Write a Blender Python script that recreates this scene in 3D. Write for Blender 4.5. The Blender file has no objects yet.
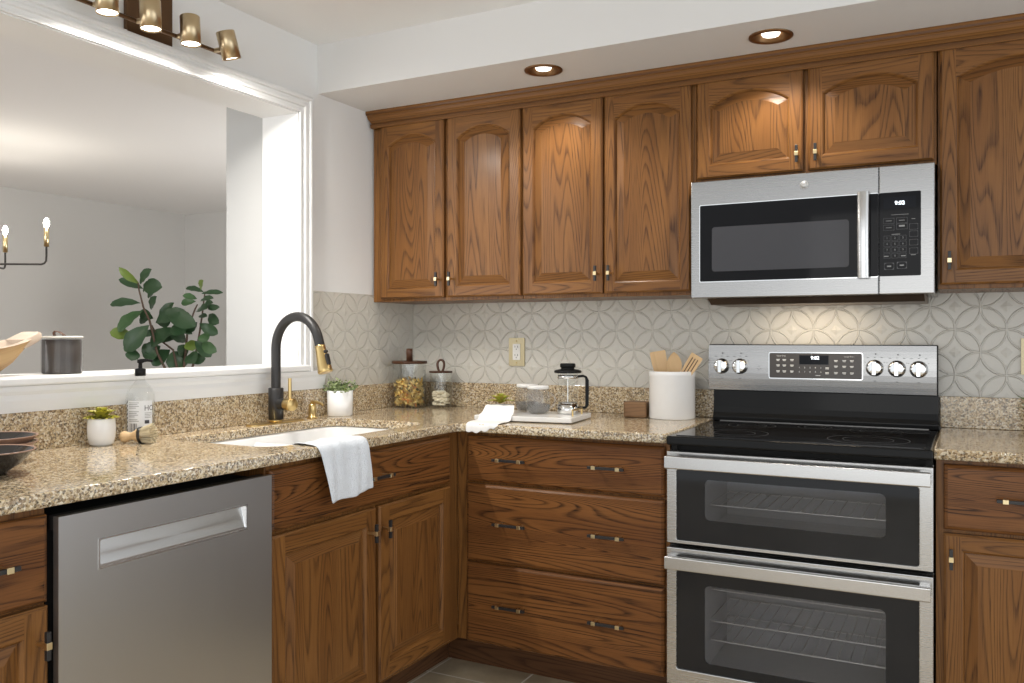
import bpy, math, random
from mathutils import Vector, Matrix
PI = math.pi
random.seed(7)
S = bpy.context.scene
COL = S.collection

# ------------------------------------------------------------------ camera, world, light, exposure
cam_d = bpy.data.cameras.new('camera')
cam = bpy.data.objects.new('camera', cam_d); COL.objects.link(cam)
cam.location = (2.245, -3.3026, 1.2192)
cam.rotation_euler = (PI/2, 0, 0.4831)
cam_d.sensor_width = 36; cam_d.lens = 864.6/1024*36
cam_d.shift_y = -4.7/1024
cam_d.clip_start = 0.05
S.camera = cam

W = bpy.data.worlds.new('daylight'); S.world = W; W.use_nodes = True
wb = W.node_tree.nodes['Background']
wb.inputs[0].default_value = (0.91, 0.955, 1.0, 1); wb.inputs[1].default_value = 1.15

S.view_settings.view_transform = 'Standard'
S.view_settings.look = 'None'
S.view_settings.gamma = 1
S.view_settings.use_curve_mapping = False
S.view_settings.exposure = 0.1

def lamp(name, kind, loc, power, color=(1, 1, 1), direction=(0, 0, -1), **kw):
    d = bpy.data.lights.new(name, kind); d.energy = power; d.color = color
    for k, v in kw.items(): setattr(d, k, v)
    o = bpy.data.objects.new(name, d); COL.objects.link(o); o.location = loc
    o.rotation_euler = Vector(direction).to_track_quat('-Z', 'Y').to_euler()
    return o

# added area fills where the rooms open behind the camera; no windows built
lamp('kitchen_fill', 'AREA', (2.3, -5.4, 1.35), 22, (1.0, 0.985, 0.96), (-0.12, 1, 0.05), shape='RECTANGLE', size=2.6, size_y=1.9)
lamp('dining_fill', 'AREA', (-2.2, -5.4, 1.0), 60, (1.0, 0.985, 0.96), (0, 1, 0.22), shape='RECTANGLE', size=3.2, size_y=1.9)

lamp('dining_side_fill', 'AREA', (-0.43, 1.1, 1.05), 52, (1.0, 0.985, 0.955), (-1, 0.1, 1.0), shape='RECTANGLE', size=1.6, size_y=1.9)  # added fill hidden behind the pier to lift the dining walls; no window there
lamp('right_side_fill', 'AREA', (5.6, -1.9, 1.30), 14, (0.94, 0.97, 1.0), (-1, 0.05, 0.05), shape='RECTANGLE', size=2.4, size_y=1.9)  # added fill from the open right side to brighten the left wall

# ------------------------------------------------------------------ material helpers
MATS = {}
def nt(name):
    m = bpy.data.materials.new(name); m.use_nodes = True
    t = m.node_tree; b = t.nodes['Principled BSDF']
    MATS[name] = m
    return m, t, b
def node(t, typ, **kw):
    n = t.nodes.new(typ)
    for k, v in kw.items():
        if k.startswith('i_'):
            key = k[2:]
            n.inputs[int(key) if key.isdigit() else key].default_value = v
        else: setattr(n, k, v)
    return n
def math_(t, op, a, b=None, c=None, clamp=False):
    n = t.nodes.new('ShaderNodeMath'); n.operation = op; n.use_clamp = clamp
    for i, x in enumerate((a, b, c)):
        if x is None: continue
        if isinstance(x, (int, float)): n.inputs[i].default_value = x
        else: t.links.new(x, n.inputs[i])
    return n.outputs[0]
def ramp(t, fac, stops, interp='LINEAR'):
    n = t.nodes.new('ShaderNodeValToRGB'); r = n.color_ramp; r.interpolation = interp
    while len(r.elements) > 1: r.elements.remove(r.elements[-1])
    for i, (p, c) in enumerate(stops):
        e = r.elements[0] if i == 0 else r.elements.new(p)
        e.position = p; e.color = tuple(c) + (1,) if len(c) == 3 else c
    t.links.new(fac, n.inputs[0])
    return n.outputs[0]
def mixc(t, fac, a, b, typ='MIX'):
    n = t.nodes.new('ShaderNodeMix'); n.data_type = 'RGBA'; n.blend_type = typ
    for x, i in ((fac, 0), (a, 6), (b, 7)):
        if isinstance(x, (int, float)): n.inputs[i].default_value = x
        elif isinstance(x, tuple): n.inputs[i].default_value = x if len(x) == 4 else x + (1,)
        else: t.links.new(x, n.inputs[i])
    return n.outputs[2]
def bump(t, b, h, dist=0.001, strength=1.0):
    n = node(t, 'ShaderNodeBump', i_Strength=strength, i_Distance=dist)
    t.links.new(h, n.inputs['Height']); t.links.new(n.outputs[0], b.inputs['Normal'])
def plain(name, color, rough=0.5, metal=0.0, spec=0.5, coat=0.0, emit=None, es=0.0, sub=None):
    m, t, b = nt(name)
    n = node(t, 'ShaderNodeTexNoise', i_Scale=35.0, i_Detail=3.0)
    g = node(t, 'ShaderNodeTexCoord'); t.links.new(g.outputs['Object'], n.inputs['Vector'])
    c = mixc(t, n.outputs[0], tuple(x*0.97 for x in color), tuple(min(1, x*1.03) for x in color))
    t.links.new(c, b.inputs['Base Color'])
    b.inputs['Roughness'].default_value = rough; b.inputs['Metallic'].default_value = metal
    b.inputs['Specular IOR Level'].default_value = spec; b.inputs['Coat Weight'].default_value = coat
    if emit:
        b.inputs['Emission Color'].default_value = emit + (1,); b.inputs['Emission Strength'].default_value = es
    return m
def painted(name, color, rough=0.6):
    m, t, b = nt(name)
    g = node(t, 'ShaderNodeTexCoord')
    n = node(t, 'ShaderNodeTexNoise', i_Scale=220.0, i_Detail=2.0); t.links.new(g.outputs['Object'], n.inputs['Vector'])
    b.inputs['Base Color'].default_value = color + (1,); b.inputs['Roughness'].default_value = rough
    b.inputs['Specular IOR Level'].default_value = 0.35
    bump(t, b, n.outputs[0], 0.0004, 0.25)
    return m

def wood(name, light, mid, dark, rough=0.32, ring=20.0, contrast=1.0, wild=0.12):
    m, t, b = nt(name)
    uv = node(t, 'ShaderNodeUVMap')
    mp = node(t, 'ShaderNodeMapping'); mp.inputs['Scale'].default_value = (7.5, 0.50, 1)
    t.links.new(uv.outputs[0], mp.inputs[0])
    n1 = node(t, 'ShaderNodeTexNoise', i_Scale=1.0, i_Detail=1.2, i_Roughness=0.4, i_Distortion=wild)
    t.links.new(mp.outputs[0], n1.inputs['Vector'])
    mp3 = node(t, 'ShaderNodeMapping'); mp3.inputs['Scale'].default_value = (55, 9, 1); t.links.new(uv.outputs[0], mp3.inputs[0])
    nw = node(t, 'ShaderNodeTexNoise', i_Scale=1.0, i_Detail=2.0); t.links.new(mp3.outputs[0], nw.inputs['Vector'])
    ph = math_(t, 'MULTIPLY_ADD', n1.outputs[0], ring, math_(t, 'MULTIPLY', nw.outputs[0], 0.32))
    fr = math_(t, 'FRACT', ph)                                    # saw: slow rise, sharp fall = growth rings
    mp2 = node(t, 'ShaderNodeMapping'); mp2.inputs['Scale'].default_value = (330, 9, 1); t.links.new(uv.outputs[0], mp2.inputs[0])
    np_ = node(t, 'ShaderNodeTexNoise', i_Scale=1.0, i_Detail=3.0, i_Roughness=0.6); t.links.new(mp2.outputs[0], np_.inputs['Vector'])
    pore = ramp(t, np_.outputs[0], [(0.47, (0, 0, 0)), (0.66, (1, 1, 1))])
    ringd = ramp(t, fr, [(0.0, (0.9,)*3), (0.10, (0.75,)*3), (0.34, (0.12,)*3), (0.8, (0.0,)*3), (0.93, (0.35,)*3), (1.0, (0.9,)*3)])
    mp4 = node(t, 'ShaderNodeMapping'); mp4.inputs['Scale'].default_value = (14, 1.1, 1); t.links.new(uv.outputs[0], mp4.inputs[0])
    nb = node(t, 'ShaderNodeTexNoise', i_Scale=1.0, i_Detail=3.0); t.links.new(mp4.outputs[0], nb.inputs['Vector'])
    base = ramp(t, nb.outputs[0], [(0.30, mid), (0.68, light)])
    pf = math_(t, 'MULTIPLY', pore, math_(t, 'MULTIPLY_ADD', ringd, 0.62, 0.30), clamp=True)
    f = math_(t, 'MULTIPLY', math_(t, 'MULTIPLY_ADD', ringd, 0.52, math_(t, 'MULTIPLY', pf, 0.55)), contrast, clamp=True)
    c = mixc(t, f, base, dark)
    t.links.new(c, b.inputs['Base Color'])
    b.inputs['Roughness'].default_value = rough
    rr = math_(t, 'MULTIPLY_ADD', pf, 0.2, rough); t.links.new(rr, b.inputs['Roughness'])
    b.inputs['Coat Weight'].default_value = 0.10; b.inputs['Coat Roughness'].default_value = 0.2; b.inputs['Specular IOR Level'].default_value = 0.22
    bump(t, b, math_(t, 'SUBTRACT', 1.0, pf), 0.0006, 0.35)
    return m

def granite(name, polish=0.1):
    m, t, b = nt(name)
    g = node(t, 'ShaderNodeNewGeometry')
    def vor(scale, off):
        mp = node(t, 'ShaderNodeMapping'); mp.inputs['Location'].default_value = off
        t.links.new(g.outputs['Position'], mp.inputs[0])
        ns = node(t, 'ShaderNodeTexNoise', i_Scale=scale*0.9, i_Detail=2.0); t.links.new(mp.outputs[0], ns.inputs['Vector'])
        vm = node(t, 'ShaderNodeVectorMath', operation='MULTIPLY_ADD'); vm.inputs[1].default_value = (0.006,)*3
        t.links.new(ns.outputs['Color'], vm.inputs[0]); t.links.new(mp.outputs[0], vm.inputs[2])
        v = node(t, 'ShaderNodeTexVoronoi', i_Scale=scale); t.links.new(vm.outputs[0], v.inputs['Vector'])
        sp = node(t, 'ShaderNodeSeparateColor'); t.links.new(v.outputs['Color'], sp.inputs[0])
        return sp.outputs[0]
    a = vor(205, (0, 0, 0)); c2 = vor(350, (3.1, 1.7, 0.3))
    ca = ramp(t, a, [(0.0, (0.045, 0.026, 0.014)), (0.15, (0.19, 0.11, 0.05)), (0.36, (0.45, 0.32, 0.17)), (0.62, (0.68, 0.55, 0.35)), (0.84, (0.79, 0.72, 0.58))], 'CONSTANT')
    cb = ramp(t, c2, [(0.0, (0.10, 0.06, 0.03)), (0.12, (0.40, 0.285, 0.16)), (0.40, (0.61, 0.50, 0.33)), (0.78, (0.76, 0.69, 0.56))], 'CONSTANT')
    c = mixc(t, 0.36, ca, cb)
    t.links.new(c, b.inputs['Base Color'])
    b.inputs['Roughness'].default_value = polish
    b.inputs['Specular IOR Level'].default_value = 0.55
    return m

def steel(name, color=(0.35, 0.346, 0.34), rough=0.27, axis=0, streak=0.05):
    m, t, b = nt(name)
    g = node(t, 'ShaderNodeTexCoord')
    mp = node(t, 'ShaderNodeMapping'); sc = [260, 260, 260]; sc[axis] = 2; mp.inputs['Scale'].default_value = sc
    t.links.new(g.outputs['Object'], mp.inputs[0])
    n = node(t, 'ShaderNodeTexNoise', i_Scale=1.0, i_Detail=2.0); t.links.new(mp.outputs[0], n.inputs['Vector'])
    r = math_(t, 'MULTIPLY_ADD', n.outputs[0], streak, rough - streak/2); t.links.new(r, b.inputs['Roughness'])
    b.inputs['Base Color'].default_value = color + (1,); b.inputs['Metallic'].default_value = 1.0
    b.inputs['Anisotropic'].default_value = 0.55
    return m

def glassy(name, tint=(1, 1, 1), opacity=0.0, color=(0.5, 0.5, 0.5), rough=0.02, refl=1.0):
    """thin clear or smoked glass: see-through with a fresnel reflection"""
    m = bpy.data.materials.new(name); m.use_nodes = True; MATS[name] = m
    t = m.node_tree; t.nodes.clear()
    out = node(t, 'ShaderNodeOutputMaterial')
    tr = node(t, 'ShaderNodeBsdfTransparent'); tr.inputs[0].default_value = tint + (1,)
    gl = node(t, 'ShaderNodeBsdfGlossy', i_Roughness=rough); gl.inputs[0].default_value = (0.95, 0.95, 0.95, 1)
    df = node(t, 'ShaderNodeBsdfDiffuse'); df.inputs[0].default_value = color + (1,)
    m1 = node(t, 'ShaderNodeMixShader'); m1.inputs[0].default_value = opacity
    t.links.new(tr.outputs[0], m1.inputs[1]); t.links.new(df.outputs[0], m1.inputs[2])
    lw = node(t, 'ShaderNodeLayerWeight', i_Blend=0.5)
    f = math_(t, 'MULTIPLY', math_(t, 'MULTIPLY_ADD', math_(t, 'POWER', lw.outputs[1], 4.0), 0.8, 0.045), refl, clamp=True)
    m2 = node(t, 'ShaderNodeMixShader'); t.links.new(f, m2.inputs[0])
    t.links.new(m1.outputs[0], m2.inputs[1]); t.links.new(gl.outputs[0], m2.inputs[2])
    t.links.new(m2.outputs[0], out.inputs[0])
    return m

def ring_tile(name, P=0.1525):
    m, t, b = nt(name)
    g = node(t, 'ShaderNodeTexCoord'); sp = node(t, 'ShaderNodeSeparateXYZ'); t.links.new(g.outputs['Object'], sp.inputs[0])
    U = math_(t, 'DIVIDE', sp.outputs[0], P); V = math_(t, 'DIVIDE', sp.outputs[2], P)
    a = math_(t, 'ADD', U, V); c = math_(t, 'SUBTRACT', U, V)
    def cell(x): return math_(t, 'ABSOLUTE', math_(t, 'SUBTRACT', math_(t, 'FRACT', math_(t, 'ADD', x, 100.0)), 0.5))
    p = cell(a); q = cell(c)
    def hyp(x, y): return math_(t, 'SQRT', math_(t, 'ADD', math_(t, 'MULTIPLY', x, x), math_(t, 'MULTIPLY', y, y)))
    d1 = hyp(math_(t, 'SUBTRACT', 1.0, p), q); d2 = hyp(p, math_(t, 'SUBTRACT', 1.0, q))
    d = math_(t, 'SUBTRACT', math_(t, 'MINIMUM', d1, d2), 0.7071)
    rim = ramp(t, math_(t, 'ABSOLUTE', d), [(0.0, (1,)*3), (0.012, (0.9,)*3), (0.034, (0.0,)*3)], 'EASE')
    pet = ramp(t, math_(t, 'ADD', d, 0.5), [(0.42, (0.32,)*3), (0.5, (0.0,)*3)], 'EASE')
    pyr = math_(t, 'MAXIMUM', math_(t, 'SUBTRACT', 0.13, math_(t, 'MAXIMUM', p, q)), 0.0)
    h = math_(t, 'ADD', math_(t, 'MULTIPLY', rim, 1.0), math_(t, 'MULTIPLY_ADD', pyr, 7.0, pet))
    b.inputs['Base Color'].default_value = (0.60, 0.578, 0.52, 1); b.inputs['Roughness'].default_value = 0.36
    b.inputs['Specular IOR Level'].default_value = 0.6
    bump(t, b, h, 0.0029, 1.0)
    return m

def floor_tile(name):
    m, t, b = nt(name)
    g = node(t, 'ShaderNodeNewGeometry'); sp = node(t, 'ShaderNodeSeparateXYZ'); t.links.new(g.outputs['Position'], sp.inputs[0])
    def line(x, off, per, w):
        f = math_(t, 'FRACT', math_(t, 'DIVIDE', math_(t, 'ADD', x, off + per*40), per))
        e = math_(t, 'MINIMUM', f, math_(t, 'SUBTRACT', 1.0, f))
        return math_(t, 'LESS_THAN', e, w/per/2)
    gx = line(sp.outputs[0], -0.86, 0.345, 0.007); gy = line(sp.outputs[1], 0.652, 0.345, 0.007)
    gr = math_(t, 'MAXIMUM', gx, gy)
    n = node(t, 'ShaderNodeTexNoise', i_Scale=5.0, i_Detail=6.0, i_Roughness=0.6); t.links.new(g.outputs['Position'], n.inputs['Vector'])
    c = ramp(t, n.outputs[0], [(0.32, (0.34, 0.27, 0.175)), (0.55, (0.48, 0.39, 0.26)), (0.72, (0.58, 0.49, 0.35))])
    cc = mixc(t, gr, c, (0.72, 0.67, 0.58))
    t.links.new(cc, b.inputs['Base Color']); b.inputs['Roughness'].default_value = 0.35
    bump(t, b, math_(t, 'SUBTRACT', 1.0, gr), 0.002, 0.6)
    return m

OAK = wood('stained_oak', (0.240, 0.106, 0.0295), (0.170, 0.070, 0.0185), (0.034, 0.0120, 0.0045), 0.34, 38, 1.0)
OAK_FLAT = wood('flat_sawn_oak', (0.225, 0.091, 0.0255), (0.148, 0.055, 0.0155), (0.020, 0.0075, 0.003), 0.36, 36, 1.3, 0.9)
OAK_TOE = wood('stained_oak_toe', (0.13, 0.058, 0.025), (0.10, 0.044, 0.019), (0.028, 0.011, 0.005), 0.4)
WALNUT = wood('walnut', (0.10, 0.045, 0.022), (0.07, 0.03, 0.014), (0.03, 0.012, 0.006), 0.4)
BLOND = wood('pale_wood', (0.74, 0.53, 0.30), (0.66, 0.45, 0.24), (0.46, 0.28, 0.13), 0.5, 9, 0.5)
DOUGH = wood('carved_pale_wood', (0.60, 0.40, 0.19), (0.47, 0.29, 0.125), (0.25, 0.13, 0.05), 0.5, 8, 0.7)
LIP = wood('bleached_wood', (0.66, 0.54, 0.43), (0.58, 0.46, 0.36), (0.44, 0.32, 0.23), 0.55, 6, 0.5)
GRAN = granite('speckled_granite', 0.09)
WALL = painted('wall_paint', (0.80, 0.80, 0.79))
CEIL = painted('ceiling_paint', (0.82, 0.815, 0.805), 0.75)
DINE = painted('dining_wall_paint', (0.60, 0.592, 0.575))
PIER = painted('dimmed_wall_pier', (0.48, 0.48, 0.47))  # white wall darkened in colour to hold down the light on the pier
SOFF = painted('dimmed_wall_soffit', (0.74, 0.735, 0.725))  # darkened copy of the wall paint, as the soffit front came out too bright
TRIM = painted('trim_paint', (0.80, 0.80, 0.79), 0.38)
RING = ring_tile('embossed_ring_panel')
TILE = floor_tile('slate_floor_tile')
PLANKS = wood('dining_floor', (0.30, 0.19, 0.10), (0.25, 0.15, 0.08), (0.12, 0.07, 0.035))
STEEL = steel('brushed_steel', axis=0)
STEEL_R = steel('lightened_steel_range', (0.55, 0.545, 0.535), 0.27, 0)  # lighter copy of the steel, making up for its dimmer reflections
STEEL_Y = steel('brushed_steel_dishwasher', (0.50, 0.492, 0.48), 0.34, 2, 0.06)
HANDLE_STEEL = steel('handle_steel', (0.60, 0.595, 0.585), 0.25, 0, 0.06)
CHROME = plain('chrome', (0.80, 0.80, 0.79), 0.09, 1.0)
BRASS = plain('brushed_brass', (0.64, 0.47, 0.21), 0.28, 1.0)
ANTIQUE = plain('antique_brass', (0.58, 0.46, 0.29), 0.30, 1.0)
PALE_BRASS = plain('pale_brass', (0.76, 0.62, 0.36), 0.28, 1.0)
BRONZE = plain('dark_bronze', (0.13, 0.075, 0.04), 0.35, 0.9)
BLACK = plain('matte_black', (0.018, 0.017, 0.017), 0.42)
IRON = plain('dark_iron', (0.05, 0.046, 0.042), 0.38, 0.7)
GLOSS = plain('black_enamel', (0.012, 0.012, 0.012), 0.12, 0.0, 0.13)
COOKTOP = plain('cooktop_glass', (0.010, 0.009, 0.009), 0.045, 0.0, 0.5)
MASK = plain('black_door_glass', (0.014, 0.014, 0.015), 0.05, 0.0, 0.32)
MWGLASS = plain('microwave_black_glass', (0.006, 0.006, 0.007), 0.05, 0.0, 0.12)
SHADE = plain('dark_recess', (0.012, 0.011, 0.010), 0.8)
PANEL = plain('dark_brown_panel', (0.045, 0.037, 0.031), 0.25)
SCREEN = plain('display_screen', (0.008, 0.009, 0.012), 0.12, 0.0, 0.1)
BADGE = plain('badge_grey', (0.42, 0.42, 0.42), 0.45, 0.5)
DULL = plain('dull_steel_trim', (0.22, 0.215, 0.21), 0.35, 0.9)
RINGS = plain('burner_print', (0.055, 0.055, 0.055), 0.3)
DIGIT = plain('display_digits', (0.9, 0.95, 1.0), 0.5, emit=(0.85, 0.93, 1.0), es=3.0)
PRINT = plain('white_print', (0.72, 0.72, 0.70), 0.6)
GREYPRINT = plain('grey_print', (0.30, 0.30, 0.30), 0.6)
INK = plain('dark_print', (0.045, 0.045, 0.05), 0.6)
CAVITY = plain('grey_oven_enamel', (0.46, 0.46, 0.47), 0.45)
RACK = plain('rack_wire', (0.66, 0.65, 0.63), 0.3, 0.9)
CERAMIC = plain('white_ceramic', (0.89, 0.89, 0.885), 0.16, coat=0.3)
SINKW = plain('white_sink', (0.86, 0.86, 0.85), 0.14)
MARBLE = plain('white_marble', (0.78, 0.77, 0.75), 0.2)
CLOTH = plain('white_cotton', (0.74, 0.78, 0.83), 0.95, spec=0.1)
_t = CLOTH.node_tree; _g = node(_t, 'ShaderNodeTexCoord'); _v = node(_t, 'ShaderNodeTexVoronoi', i_Scale=260.0)
_t.links.new(_g.outputs['Object'], _v.inputs['Vector']); bump(_t, _t.nodes['Principled BSDF'], _v.outputs['Distance'], 0.003, 0.7)
NAPKIN = plain('white_napkin', (0.84, 0.83, 0.81), 0.95, spec=0.1)
GLASS = glassy('clear_glass', (0.97, 0.975, 0.97))
SMOKE = glassy('smoked_glass', (0.90, 0.90, 0.90), 0.06, (0.55, 0.55, 0.55))
SMOKE_D = glassy('dark_smoked_glass', (0.72, 0.72, 0.71), 0.35, (0.34, 0.335, 0.32))
OVENGLASS = glassy('oven_window_glass', (0.82, 0.82, 0.83), 0.04, (0.08, 0.08, 0.084), 0.04, 0.8)
MESHGLASS = plain('microwave_window', (0.060, 0.060, 0.066), 0.12, 0.0, 0.15)
BULB = plain('lit_bulb', (1, 0.97, 0.9), 0.5, emit=(1.0, 0.93, 0.82), es=14.0)
CANDLEBULB = plain('lit_candle_bulb', (1, 0.97, 0.9), 0.5, emit=(1.0, 0.93, 0.80), es=30.0)
DIMBULB = plain('lit_recessed_bulb', (1, 0.97, 0.9), 0.5, emit=(1.0, 0.95, 0.86), es=3.0)
LEAF = plain('deep_green_leaf', (0.030, 0.075, 0.030), 0.38)
LEAF_L = plain('young_green_leaf', (0.16, 0.24, 0.045), 0.42)
LEAF_M = plain('mid_green_leaf', (0.055, 0.125, 0.045), 0.4)
SPRIG = plain('grey_green_sprig', (0.30, 0.37, 0.17), 0.7)
SUCC = plain('yellow_green_succulent', (0.46, 0.42, 0.05), 0.45)
SUCC_D = plain('olive_succulent', (0.20, 0.19, 0.03), 0.5)
BARK = plain('brown_bark', (0.10, 0.065, 0.045), 0.8)
SOIL = plain('dark_soil', (0.03, 0.022, 0.016), 0.95)
BRISTLE = plain('cream_bristle', (0.74, 0.64, 0.44), 0.9)
BOWLDARK = plain('dark_glazed_stoneware', (0.030, 0.027, 0.025), 0.18)
BOWLRIM = plain('copper_stoneware', (0.34, 0.20, 0.14), 0.4)
CANDLEG = plain('dark_candle_jar', (0.055, 0.044, 0.038), 0.5)
SHELL = glassy('candle_shell', (0.95, 0.95, 0.95), 0.0, (0.5, 0.5, 0.5), 0.02, 0.45)
WAX = plain('cream_lid', (0.80, 0.76, 0.68), 0.5)
LEATHER = plain('brown_leather', (0.085, 0.034, 0.016), 0.5)
IVORY = plain('ivory_plate', (0.74, 0.69, 0.55), 0.35)
PASTA_Y = plain('yellow_pasta', (0.84, 0.58, 0.17), 0.6)
PASTA_O = plain('orange_pasta', (0.66, 0.30, 0.09), 0.6)
PASTA_G = plain('green_pasta', (0.16, 0.15, 0.05), 0.6)
CREAM = plain('cream_biscuit', (0.88, 0.80, 0.62), 0.7)

# ------------------------------------------------------------------ mesh helpers
class MB:
    """collects shapes, then links them as ONE mesh object"""
    def __init__(s): s.v = []; s.f = []; s.uv = []; s.mi = []; s.sm = []; s.cur = 0
    def face(s, pts, uv=None, smooth=False):
        i = len(s.v); s.v += [tuple(p) for p in pts]; s.f.append(tuple(range(i, i+len(pts))))
        s.uv.append(uv or [(p[0], p[2]) for p in pts]); s.mi.append(s.cur); s.sm.append(smooth)
    def box(s, x0, x1, y0, y1, z0, z1, grain='z'):
        P = [(x, y, z) for z in (z0, z1) for y in (y0, y1) for x in (x0, x1)]
        i = len(s.v); s.v += P; ou, ov = random.random()*20, random.random()*20
        g = 'xyz'.index(grain)
        for q, n in (((0, 2, 3, 1), 2), ((4, 5, 7, 6), 2), ((0, 1, 5, 4), 1), ((2, 6, 7, 3), 1), ((0, 4, 6, 2), 0), ((1, 3, 7, 5), 0)):
            s.f.append(tuple(i+k for k in q))
            others = [a for a in range(3) if a != n]
            if g in others: gv = g; gu = [a for a in others if a != g][0]
            else: gu, gv = others
            s.uv.append([(P[k][gu]+ou, P[k][gv]+ov) for k in q]); s.mi.append(s.cur); s.sm.append(False)
    def grid(s, rows, closed=False, smooth=True, uvs=None):
        """rows: list of equally long point lists"""
        i = len(s.v); n = len(rows[0])
        for r in rows: s.v += [tuple(p) for p in r]
        for a in range(len(rows)-1):
            for b in range(n if closed else n-1):
                c = (b+1) % n
                q = (i+a*n+b, i+a*n+c, i+(a+1)*n+c, i+(a+1)*n+b)
                s.f.append(q); s.mi.append(s.cur); s.sm.append(smooth)
                s.uv.append([(b*.02, a*.02), ((b+1)*.02, a*.02), ((b+1)*.02, (a+1)*.02), (b*.02, (a+1)*.02)])
        return i
    def cap(s, pts, flip=False, smooth=False):
        s.face(list(reversed(pts)) if flip else list(pts), smooth=smooth)
    def lathe(s, prof, c=(0, 0, 0), n=32, M=None, smooth=True, ends=True):
        rows = []
        for r, z in prof:
            row = [Vector((r*math.cos(2*PI*k/n), r*math.sin(2*PI*k/n), z)) for k in range(n)]
            if M is not None: row = [M @ p for p in row]
            rows.append([p + Vector(c) for p in row])
        s.grid(rows, True, smooth)
        if ends:
            if prof[0][0] > 1e-5: s.cap(rows[0], True)
            if prof[-1][0] > 1e-5: s.cap(rows[-1])
    def tube(s, path, rad, n=12, caps=True):
        path = [Vector(p) for p in path]; R = rad if isinstance(rad, (list, tuple)) else [rad]*len(path)
        up = None; rows = []
        for k, p in enumerate(path):
            d = (path[min(k+1, len(path)-1)] - path[max(k-1, 0)]).normalized()
            if up is None: up = d.orthogonal().normalized()
            up = (up - d*up.dot(d)).normalized(); w = d.cross(up)
            rows.append([p + (up*math.cos(2*PI*j/n) + w*math.sin(2*PI*j/n))*R[k] for j in range(n)])
        s.grid(rows, True)
        if caps: s.cap(rows[0], True); s.cap(rows[-1])
    def sphere(s, c, r, n=14, sc=(1, 1, 1)):
        prof = [(max(1e-6, r*math.sin(PI*k/10)), -r*math.cos(PI*k/10)) for k in range(11)]
        s.lathe(prof, c, n, Matrix.Diagonal(Vector(sc)), ends=False)
    def build(s, name, mat, parent=None, bevel=0.0, loc=None, rot=None, seg=2, subsurf=0):
        me = bpy.data.meshes.new(name); me.from_pydata(s.v, [], s.f)
        uvl = me.uv_layers.new(name='UVMap')
        k = 0
        for poly, uv in zip(me.polygons, s.uv):
            for j, li in enumerate(poly.loop_indices): uvl.data[li].uv = uv[j]
        for m in (mat if isinstance(mat, (list, tuple)) else [mat]): me.materials.append(m)
        me.polygons.foreach_set('material_index', s.mi); me.polygons.foreach_set('use_smooth', s.sm)
        me.validate(); me.update()
        return put(name, me, parent, bevel, loc, rot, seg, subsurf)
def put(name, me, parent=None, bevel=0.0, loc=None, rot=None, seg=2, subsurf=0):
    o = bpy.data.objects.new(name, me); COL.objects.link(o)
    if parent: o.parent = parent
    if loc: o.location = loc
    if rot: o.rotation_euler = rot
    if bevel:
        b = o.modifiers.new('bevel', 'BEVEL'); b.width = bevel; b.segments = seg; b.limit_method = 'ANGLE'; b.angle_limit = 0.6
        b.harden_normals = False
    if subsurf:
        b = o.modifiers.new('sub', 'SUBSURF'); b.levels = b.render_levels = subsurf
    return o
def empty(name, loc=(0, 0, 0), rz=0.0, parent=None):
    o = bpy.data.objects.new(name, None); COL.objects.link(o); o.location = loc; o.rotation_euler = (0, 0, rz)
    o.empty_display_size = 0.05
    if parent: o.parent = parent
    return o
def tag(o, label, cat, group=None, kind=None):
    o['label'] = label; o['category'] = cat
    if group: o['group'] = group
    if kind: o['kind'] = kind
    return o
def struct(o, label=None, cat=None):
    o['kind'] = 'structure'
    if label: o['label'] = label
    if cat: o['category'] = cat
    return o
def boxobj(name, mat, b, parent=None, bevel=0.0, grain='z'):
    m = MB(); m.box(*b, grain=grain); return m.build(name, mat, parent, bevel)
def text_mesh(txt, size, align='CENTER', extrude=0.0003):
    c = bpy.data.curves.new('txt', 'FONT'); c.body = txt; c.size = size; c.align_x = align; c.align_y = 'CENTER'; c.extrude = extrude
    c.resolution_u = 3
    o = bpy.data.objects.new('txt', c); COL.objects.link(o)
    dg = bpy.context.evaluated_depsgraph_get(); dg.update()
    me = bpy.data.meshes.new_from_object(o.evaluated_get(dg))
    bpy.data.objects.remove(o); bpy.data.curves.remove(c)
    return me
def add_text(mb, txt, size, x, y, z, extrude=0.0003):
    """lettering standing on a surface that faces -Y"""
    me = text_mesh(txt, size, extrude=extrude)
    i = len(mb.v)
    for v in me.vertices: mb.v.append((x+v.co.x, y-v.co.z, z+v.co.y))
    for p in me.polygons:
        mb.f.append(tuple(i+k for k in p.vertices)); mb.mi.append(mb.cur); mb.sm.append(False)
        mb.uv.append([(0, 0)]*len(p.vertices))
    bpy.data.meshes.remove(me)
def rrect(x0, x1, y0, y1, r, n=6):
    pts = []
    for cx_, cy_, a0 in ((x1-r, y1-r, 0), (x0+r, y1-r, 90), (x0+r, y0+r, 180), (x1-r, y0+r, 270)):
        for k in range(n+1):
            a = math.radians(a0 + 90*k/n); pts.append((cx_+r*math.cos(a), cy_+r*math.sin(a)))
    return pts

# ------------------------------------------------------------------ the rooms
CZ = 2.36           # ceiling
SB = 2.17           # underside of the soffit
TOP = 0.912         # countertop
LW = -0.172         # dining side of the pass-through wall
struct(boxobj('floor', TILE, (LW, 3.6, -5.2, 0.12, -0.06, 0.0)))
struct(boxobj('floor_dining', PLANKS, (-4.35, LW, -5.2, 2.6, -0.06, 0.0), grain='y'))
struct(boxobj('wall_back', WALL, (LW, 3.6, 0.0, 0.14, 0.0, CZ)))
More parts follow.
